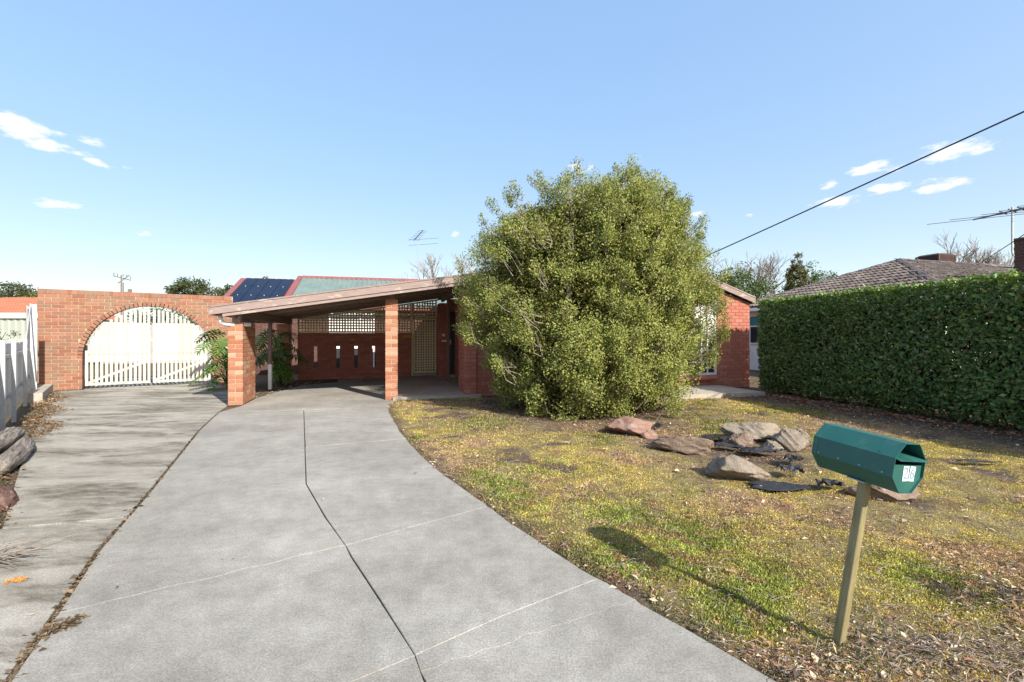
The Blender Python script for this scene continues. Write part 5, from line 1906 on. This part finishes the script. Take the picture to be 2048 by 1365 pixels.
leafy_tree(21.2, 32, 6.6, 3.0, "small round evergreen tree right of the ivy clad trunk", 12, [(0.06, 0.10, 0.035), (0.09, 0.14, 0.045), (0.12, 0.16, 0.05)], 0.35, 60, 80, 0.16)
leafy_tree(18.75, 30, 6.9, 1.5, "ivy clad column of a tree trunk among the bare trees", 13, [(0.09, 0.10, 0.03), (0.14, 0.13, 0.035), (0.06, 0.08, 0.025), (0.17, 0.14, 0.05)], 0.05, 190, 60, 0.15)
leafy_tree(-42.5, 60, 8.8, 5.0, "flat-topped gum tree showing over the arched wall", 15, OLIVE, 0.55, 60, 90, 0.34)
leafy_tree(-38.6, 61, 8.0, 4.6, "lower gum tree beside the flat-topped one over the arched wall", 16, OLIVE, 0.5, 60, 90, 0.34)
leafy_tree(-65.0, 60, 7.9, 8.0, "broad dark tree above the orange tiled roof", 17, [(0.045, 0.06, 0.03), (0.065, 0.08, 0.035), (0.08, 0.085, 0.03)], 0.3, 90, 90, 0.36)
leafy_tree(-60.5, 57, 6.7, 6.0, "yellowish low tree above the orange tiled roof", 18, [(0.10, 0.11, 0.035), (0.13, 0.13, 0.04)], 0.3, 70, 90, 0.30)
leafy_tree(-33.8, 62, 9.6, 3.2, "dark treetop peeping over the solar panel roof", 19, OLIVE, 0.5, 40, 80, 0.3)
leafy_tree(-16.9, 14.6, 1.9, 1.5, "small shrub behind the low steel fence at the frame edge", 20, [(0.05, 0.08, 0.025), (0.08, 0.10, 0.03)], 0.15, 40, 60, 0.07, name="small_shrub")

# ------------------------------------------------------------------ neighbour with the brown tiled roof
NH = thing("tiled_house", "neighbouring house with brown tiled hip roof behind the hedge", "house", W(16.8, 11.6), YAW)


def NL(u, v, z=0.0):
    return (u - 16.8, v - 11.6, z)


def npart(mb, name, mat, parent=None, bevel=0):
    mb.v = [NL(*p) for p in mb.v]
    return mb.build(name, mat, parent or NH, bevel=bevel)


EU, EV0, EV1, EZ, AU, AV, AZT = 13.1, 7.9, 15.3, 2.40, 16.84, 11.6, 3.90
RU = 24.0
# deck under the tiles: hip end, front slope, back slope
deck = MB()
dz = -0.03
deck.add([(EU, EV0, EZ + dz), (EU, EV1, EZ + dz), (AU, AV, AZT + dz), (RU, EV0, EZ + dz), (RU, AV, AZT + dz), (RU, EV1, EZ + dz)],
         [(0, 2, 1), (0, 3, 4, 2), (1, 2, 4, 5)])
nroof = npart(deck, "roof", "tile_ridge")
# one concrete tile with a double roll, nose down at y = 0
def tile_mesh(mat, wd=0.30, ln=0.36):
    prof = [(0, 0.018), (0.04, 0.034), (0.09, 0.012), (0.15, 0.008), (0.19, 0.03), (0.24, 0.012), (0.305, 0.008)]
    vs = []
    for x, h in prof:
        h *= 1.5
        vs += [(x - wd / 2, 0.0, h + 0.022), (x - wd / 2, ln, h - 0.020), (x - wd / 2, 0.0, h - 0.022)]
    fs = []
    for i in range(len(prof) - 1):
        fs += [(3 * i, 3 * i + 3, 3 * i + 4, 3 * i + 1), (3 * i + 2, 3 * i + 5, 3 * i + 3, 3 * i)]
    me = MB().add(vs, fs).mesh("tile")
    me.materials.append(MATS[mat])
    return me


TM = tile_mesh("tile_brown")
placed = []


def tile_face(e0, e1, apexes, gauge=0.315):
    """e0-e1 eave, apexes: the upper edge points above e0 / e1; returns frames for tiles"""
    e0, e1 = Vector(e0), Vector(e1)
    t0, t1 = Vector(apexes[0]), Vector(apexes[1])
    ax = (e1 - e0).normalized()
    upd = (t0 - e0) - ax * (t0 - e0).dot(ax)
    sl = upd.length
    upd.normalize()
    nz = ax.cross(upd)
    if nz.z < 0:
        nz = -nz
    rows = int(sl / gauge)
    Lw = (e1 - e0).length
    a0, a1 = (t0 - e0).dot(ax), (t1 - e0).dot(ax)
    out = []
    for r_ in range(rows + 1):
        f = (r_ * gauge + 0.10) / sl
        if f > 1.02: continue
        lo, hi = a0 * f, Lw + (a1 - Lw) * f
        x = 0.15 + (0.15 if r_ % 2 else 0)
        while x < Lw:
            if lo - 0.02 < x < hi + 0.02:
                out.append((e0 + ax * x + upd * (r_ * gauge - 0.04) + nz * (0.004 + rng.uniform(0, 0.006)), ax, upd, nz))
            x += 0.30
    return out


frames = []
E0, E1, E2, AP, AR2 = (EU, EV0, EZ), (EU, EV1, EZ), (RU, EV0, EZ), (AU, AV, AZT), (RU, AV, AZT)
left = tile_face(E1, E0, (AP, AP))
front = tile_face(E0, E2, (AP, AR2))
camv = Vector((0, 0, 1.32))


def put_tiles(frames, single_n, root, conv, keyd):
    fr = sorted(frames, key=keyd)
    rest_v, rest_f = [], []
    tv = [v.co.copy() for v in TM.vertices]
    tf = [tuple(p.vertices) for p in TM.polygons]
    mb = MB()
    for i, (p, ax, up, nz) in enumerate(fr):
        M = Matrix(((ax.x, up.x, nz.x, 0), (ax.y, up.y, nz.y, 0), (ax.z, up.z, nz.z, 0), (0, 0, 0, 1)))
        if M.determinant() < 0:
            M = Matrix(((-ax.x, up.x, nz.x, 0), (-ax.y, up.y, nz.y, 0), (-ax.z, up.z, nz.z, 0), (0, 0, 0, 1)))
        q = Vector(conv(*p))
        if i < single_n:
            o = link("tile", TM, None, root)
            o.matrix_local = Matrix.Translation(q) @ M @ Matrix.Rotation(rng.uniform(-.012, .012), 4, "Z")
        else:
            mb.add([M @ c + q for c in tv], tf)
    if mb.v:
        tag(mb.build("tiling", "tile_brown", root), None, None, kind="stuff")


# the second, set-back roof block further along the ridge
def roof_block(e_u, v0, v1, ze, a_u, va, za, r_u):
    d = MB()
    d.add([(e_u, v0, ze), (e_u, v1, ze), (a_u, va, za), (r_u, v0, ze), (r_u, va, za), (r_u, v1, ze)], [(0, 2, 1), (0, 3, 4, 2), (1, 2, 4, 5)])
    return d


npart(roof_block(17.3, 8.9, 18.3, 2.62, 22.0, 13.6, 4.42, 27), "roof", "tile_ridge")
back_tiles = [f for f in tile_face((17.3, 18.3, 2.66), (17.3, 8.9, 2.66), ((22.0, 13.6, 4.46), (22.0, 13.6, 4.46))) if f[0].z > 3.1]
put_tiles(left, 400, nroof, lambda a, b, c: NL(a, b, c), lambda f: (W(f[0].x, f[0].y, f[0].z) - camv).length)
front_tiles = [f for f in front if f[0].x < 21]
put_tiles(front_tiles + back_tiles, 150, nroof, lambda a, b, c: NL(a, b, c), lambda f: (W(f[0].x, f[0].y, f[0].z) - camv).length)


def ridge_tiles(a, b, root, conv):
    a, b = Vector(a), Vector(b)
    Ln = (b - a).length
    n = int(Ln / 0.36)
    d = (b - a).normalized()
    s = d.cross(Vector((0, 0, 1))).normalized()
    t = s.cross(d)
    prof = [(-0.12, -0.045), (-0.085, 0.03), (0, 0.062), (0.085, 0.03), (0.12, -0.045)]
    for i in range(n):
        p0 = Vector(conv(*(a + d * (i * 0.36 - 0.02)))); p1 = Vector(conv(*(a + d * (i * 0.36 + 0.36))))
        vs = [p0 + s * x * 1.06 + t * (h + 0.012) for x, h in prof] + [p1 + s * x + t * h for x, h in prof]
        fs = [(j, j + 1, j + 6, j + 5) for j in range(4)] + [(4, 3, 2, 1, 0)]
        MB().add(vs, fs).build("ridge_tile", "tile_ridge", root)


ridge_tiles(E0, AP, nroof, NL)
ridge_tiles(E1, AP, nroof, NL)
ridge_tiles(AP, AR2, nroof, NL)
ridge_tiles((17.3, 18.3, 2.66), (22.0, 13.6, 4.46), nroof, NL)
# walls, eaves and the strip of wall seen between house corner and hedge
npart(MB().box(EU + 0.5, RU, EV0 + 0.5, EV1 - 0.5, 0, EZ - 0.12), "wall", "render_white")
npart(MB().box(EU - 0.02, EU + 0.10, EV0, EV1, EZ - 0.15, EZ - 0.035), "gutter", "paint_white")
npart(MB().box(EU, RU, EV0 - 0.02, EV0 + 0.1, EZ - 0.15, EZ - 0.035), "gutter", "paint_white")
npart(MB().box(EU + 0.11, EU + 0.5, EV0 + 0.12, EV1, EZ - 0.17, EZ - 0.14), "eave_lining", "paint_white")
for a, b in ((14.0, 14.75), (13.0, 13.9)):
    nw = npart(MB().box(EU + 0.44, EU + 0.49, a, b, 1.0, 2.12), "window", "paint_white")
    npart(MB().box(EU + 0.41, EU + 0.436, a + 0.05, b - 0.05, 1.72, 2.06), "blind", "teal_blind", nw)
    for k2 in range(2):
        h = (b - a - 0.1) / 2
        npart(MB().box(EU + 0.41, EU + 0.436, a + 0.05 + k2 * h, a + 0.02 + (k2 + 1) * h, 1.06, 1.66), "pane", "glass_dark", nw)
# chimney of dark brick
chm = bpy.data.objects.new("chimney", None)
COL.objects.link(chm); chm.parent = NH
ch_u, ch_v, ch_w, ch_d, ch_h = 15.88, 7.55, 0.95, 0.62, 46
chm.location = NL(ch_u, ch_v, 0)
MB().box(0.008, ch_w - 0.008, 0.008, ch_d - 0.008, 0, ch_h * CO).build("mortar_core", "mortar_dark", chm)
for k2 in range(20, ch_h):
    zc = k2 * CO + JT / 2 + BH / 2
    for face_ in ("f", "l"):
        ln_ = ch_w if face_ == "f" else ch_d - 0.12
        x = -(BL + JT) / 2 * (k2 % 2)
        while x < ln_:
            a, b = max(0, x), min(ln_, x + BL)
            x += BL + JT
            if b - a < 0.04: continue
            if face_ == "f":
                link("brick", block_mesh(b - a, 0.11, BH, "brick_brown"), None, chm, ((a + b) / 2, 0.055, zc))
            else:
                link("brick", block_mesh(b - a, 0.11, BH, "brick_brown"), None, chm, (0.055, 0.12 + (a + b) / 2, zc), (0, 0, R(90)))
MB().box(-0.02, ch_w + 0.02, -0.02, ch_d + 0.02, ch_h * CO, ch_h * CO + 0.06).build("capping", "brick_brown", chm)

# evaporative cooler on that roof
cw = W(19.15, 12.0)
cool = thing("roof_cooler", "brown louvred air cooler standing on the tiled roof", "cooler", (cw.x, cw.y, 3.90), YAW)
cool.scale = (0.64, 0.64, 0.72)
MB().hexa([(-0.62, -0.55, 0.1), (0.62, -0.55, 0.1), (0.62, 0.55, 0.1), (-0.62, 0.55, 0.1)], [(-0.56, -0.5, 0.42), (0.56, -0.5, 0.42), (0.56, 0.5, 0.42), (-0.56, 0.5, 0.42)]).build("body", "door_dark", cool)
MB().hexa([(-0.64, -0.57, 0.42), (0.64, -0.57, 0.42), (0.64, 0.57, 0.42), (-0.64, 0.57, 0.42)], [(-0.52, -0.46, 0.50), (0.52, -0.46, 0.50), (0.52, 0.46, 0.50), (-0.52, 0.46, 0.50)]).build("lid", "cooler_brown", cool)
MB().box(-0.66, 0.66, -0.59, 0.59, -0.3, 0.1).build("base", "cooler_brown", cool)
for i in range(6):
    z = 0.125 + i * 0.05
    MB().box(-0.63, 0.63, -0.575, -0.55, z, z + 0.028).box(-0.645, -0.62, -0.545, 0.55, z, z + 0.028).build("louvre", "cooler_brown", cool)
for sx, sy in ((-0.63, -0.56), (0.63, -0.56), (-0.63, 0.56)):
    MB().box(sx - 0.04, sx + 0.04, sy - 0.035, sy + 0.035, 0.1, 0.425).build("corner_post", "cooler_brown", cool)


# ------------------------------------------------------------------ aerials
def aerial(loc, mast_h, boom_dir, boom_l, elems, label, mat, rmast=0.017, z_boom=None, tilt=0.0, mast_foot=0.0, r=0.006):
    root = thing("tv_aerial", label, "aerial", loc)
    MB().tube([(0, 0, mast_foot), (0, 0, mast_h)], rmast, 6).build("mast", mat, root)
    d = Vector((boom_dir[0], boom_dir[1], tilt)).normalized()
    s = Vector((-d.y, d.x, 0)).normalized()
    c = Vector((0, 0, z_boom if z_boom else mast_h - 0.05))
    MB().tube([c - d * boom_l * 0.45, c + d * boom_l * 0.55], r * 2.4, 5).build("boom", "antenna_metal", root)
    for t_, ln in elems:
        q = c + d * boom_l * t_
        MB().tube([q - s * ln / 2, q + s * ln / 2], r, 4).build("element", "antenna_metal", root)
    return root, c, d, s


a1, c_, d_, s_ = aerial((-4.03, 19.5, 3.5), 2.02, (0.55, -0.83), 1.1, [(-0.4, 0.5), (-0.25, 0.45), (-0.1, 0.42), (0.05, 0.40), (0.2, 0.40), (0.35, 0.38), (0.5, 0.36)], "thin rooftop aerial rising above the carport roof", "antenna_pale", 0.014, 2.1, 0.22, r=0.007)
for z, l, sh in ((1.72, 1.25, 0.25), (1.95, 1.3, 0.3)):
    MB().tube([(-l * 0.32, 0, z - 0.03), (l * 0.68, 0.1, z + 0.08)], 0.007, 4).build("element", "antenna_metal", a1)
MB().tube([(0.02, 0, 0.0), (0.05, 0, 0.75), (0.02, 0, 1.4)], 0.006, 4).build("cable", "antenna_pale", a1)
cp = W(15.80, 7.52)
a2, c_, d_, s_ = aerial((12.75, 11.6, 3.48), 1.12, (0.80, -0.60), 1.6, [], "big rooftop aerial on a bent mast beside the brown chimney", "galvanised", 0.022, 1.02, 0.16, r=0.009)
for t_, ln in ((-0.42, 2.3), (-0.22, 2.0), (-0.05, 1.2), (0.12, 1.0), (0.25, 0.8), (0.38, 1.3), (0.5, 0.7)):
    q = c_ + d_ * 1.6 * t_
    MB().tube([q + Vector((-ln / 2, ln * 0.06, -0.045 * ln)), q + Vector((ln / 2, -ln * 0.06, 0.045 * ln))], 0.008, 4).build("element", "antenna_metal", a2)
for t_ in np.linspace(-0.1, 0.5, 7):
    q = c_ + d_ * 1.6 * t_
    MB().bar(q + Vector((-0.10, 0, 0.05)), q + Vector((0.10, 0, -0.03)), 0.03, 0.02).build("dipole", "antenna_metal", a2)
MB().tube([(0, 0, 0.02), (0.005, 0, -0.06), (0.05, 0.01, -0.12)], 0.022, 6).build("mast_foot", "galvanised", a2)


# ------------------------------------------------------------------ wires
def wire(a, b, sag, r, label, n=40):
    a, b = Vector(a), Vector(b)
    mb = MB()
    pts = []
    for i in range(n + 1):
        t_ = i / n
        p = a.lerp(b, t_)
        p.z -= sag * 4 * t_ * (1 - t_)
        pts.append(p - a)
    mb.tube(pts, r, 6)
    return tag(mb.build("overhead_wire", "cable_black", None, a), label, "wire")


wire((3.7, 10.9, 2.80), (12.85, -3.8, 7.36), 0.05, 0.0115, "black service cable running from the house gable up over the yard")
wire((14.3, 14.0, 3.50), (6.7, 4.0, 3.72), 0.04, 0.010, "thin black cable rising past the chimney from the tiled roof")

# ------------------------------------------------------------------ neighbour on the other side
LN = thing("orange_roof_house", "neighbouring house with orange tiled roof and pale green ribbed carport wall", "house", (-20, 17, 0))
ribbed_sheet(-7, 2.6, 0.0, 1.97, 0.25, 0.03).build("wall_sheet", "shed_green", LN)
MB().box(-7, 2.6, -0.10, 0.1, 1.975, 2.17).build("fascia", "paint_white", LN)
MB().box(-7, 2.6, 0.1, 3.0, 1.99, 2.02).build("carport_roof", "galvanised", LN)
MB().box(-7, -2.8, 3.2, 8.0, 0, 2.2).build("wall", "brick_red", LN)
rr = MB()
rr.add([(-8, 2.9, 2.15), (-0.6, 2.9, 2.15), (-2.6, 6.4, 3.22), (-8, 6.4, 3.22), (-8, 9.9, 2.15), (-2.6, 9.9, 2.15)], [(0, 1, 2, 3), (3, 2, 5, 4), (1, 5, 2)])
rr.build("roof", "tile_orange", LN)
TM2 = tile_mesh("tile_orange")
mbt = MB()
tv = [v.co.copy() for v in TM2.vertices]; tf = [tuple(p.vertices) for p in TM2.polygons]
for p, ax, up, nz in tile_face((-8, 2.85, 2.18), (-0.6, 2.85, 2.18), ((-8, 6.4, 3.25), (-2.6, 6.4, 3.25))):
    if p.x < -6: continue
    M = Matrix(((ax.x, up.x, nz.x), (ax.y, up.y, nz.y), (ax.z, up.z, nz.z)))
    mbt.add([M @ c + p for c in tv], tf)
tag(mbt.build("tiling", "tile_orange", LN), None, None, kind="stuff")

# ------------------------------------------------------------------ power pole far behind
pp = thing("power_pole", "distant steel power pole with cross arms above the arched wall", "power pole", (-51.4, 60, 0))
pp.scale = (0.6, 0.6, 0.97)
MB().box(-0.28, -0.10, -0.1, 0.1, 0, 9.6).build("pole_leg", "power_pole_grey", pp)
MB().box(0.14, 0.30, -0.1, 0.1, 0, 8.6).build("pole_leg", "power_pole_grey", pp)
MB().bar((-1.9, 0, 9.5), (1.9, 0, 8.9), 0.1, 0.12).build("cross_arm", "power_pole_grey", pp)
MB().bar((-0.9, 0, 8.5), (1.6, 0, 9.6), 0.1, 0.12).build("cross_arm", "power_pole_grey", pp)
for x, z in ((-1.8, 9.55), (-1.0, 9.45), (0.2, 9.4), (1.0, 9.3), (1.8, 9.05)):
    MB().tube([(x, 0, z), (x, 0, z + 0.38)], 0.09, 6).build("insulator", "power_pole_grey", pp)
MB().box(1.4, 2.0, -0.2, 0.2, 7.0, 7.7).build("transformer_box", "power_pole_grey", pp)
MB().bar((0.2, 0, 7.3), (1.5, 0, 7.3), 0.08, 0.1).build("bracket", "power_pole_grey", pp)

# ------------------------------------------------------------------ yard beyond the gates
rf = thing("rear_fence", "grey ribbed fence glimpsed through the picket gates", "fence", (-21.5, 21.0, 0), R(12))
for k in range(6):
    ribbed_sheet(0.02 + k * 2.4, 2.38 + k * 2.4, 0.0, 1.85, 0.2, 0.025).build("sheet", "fence_rail", rf)
    MB().box(-0.04 + k * 2.4, 0.04 + k * 2.4, -0.03, 0.05, 0, 1.95).build("post", "galvanised", rf)
leafy_tree(-18.6, 24.5, 3.1, 3.2, "dark bush behind the rear fence, glimpsed above the picket gates", 31, OLIVE, 0.2, 70, 80, 0.13)
leafy_tree(-15.4, 25.5, 3.0, 3.0, "second dark bush behind the rear fence, glimpsed above the picket gates", 32, OLIVE, 0.2, 70, 80, 0.13)
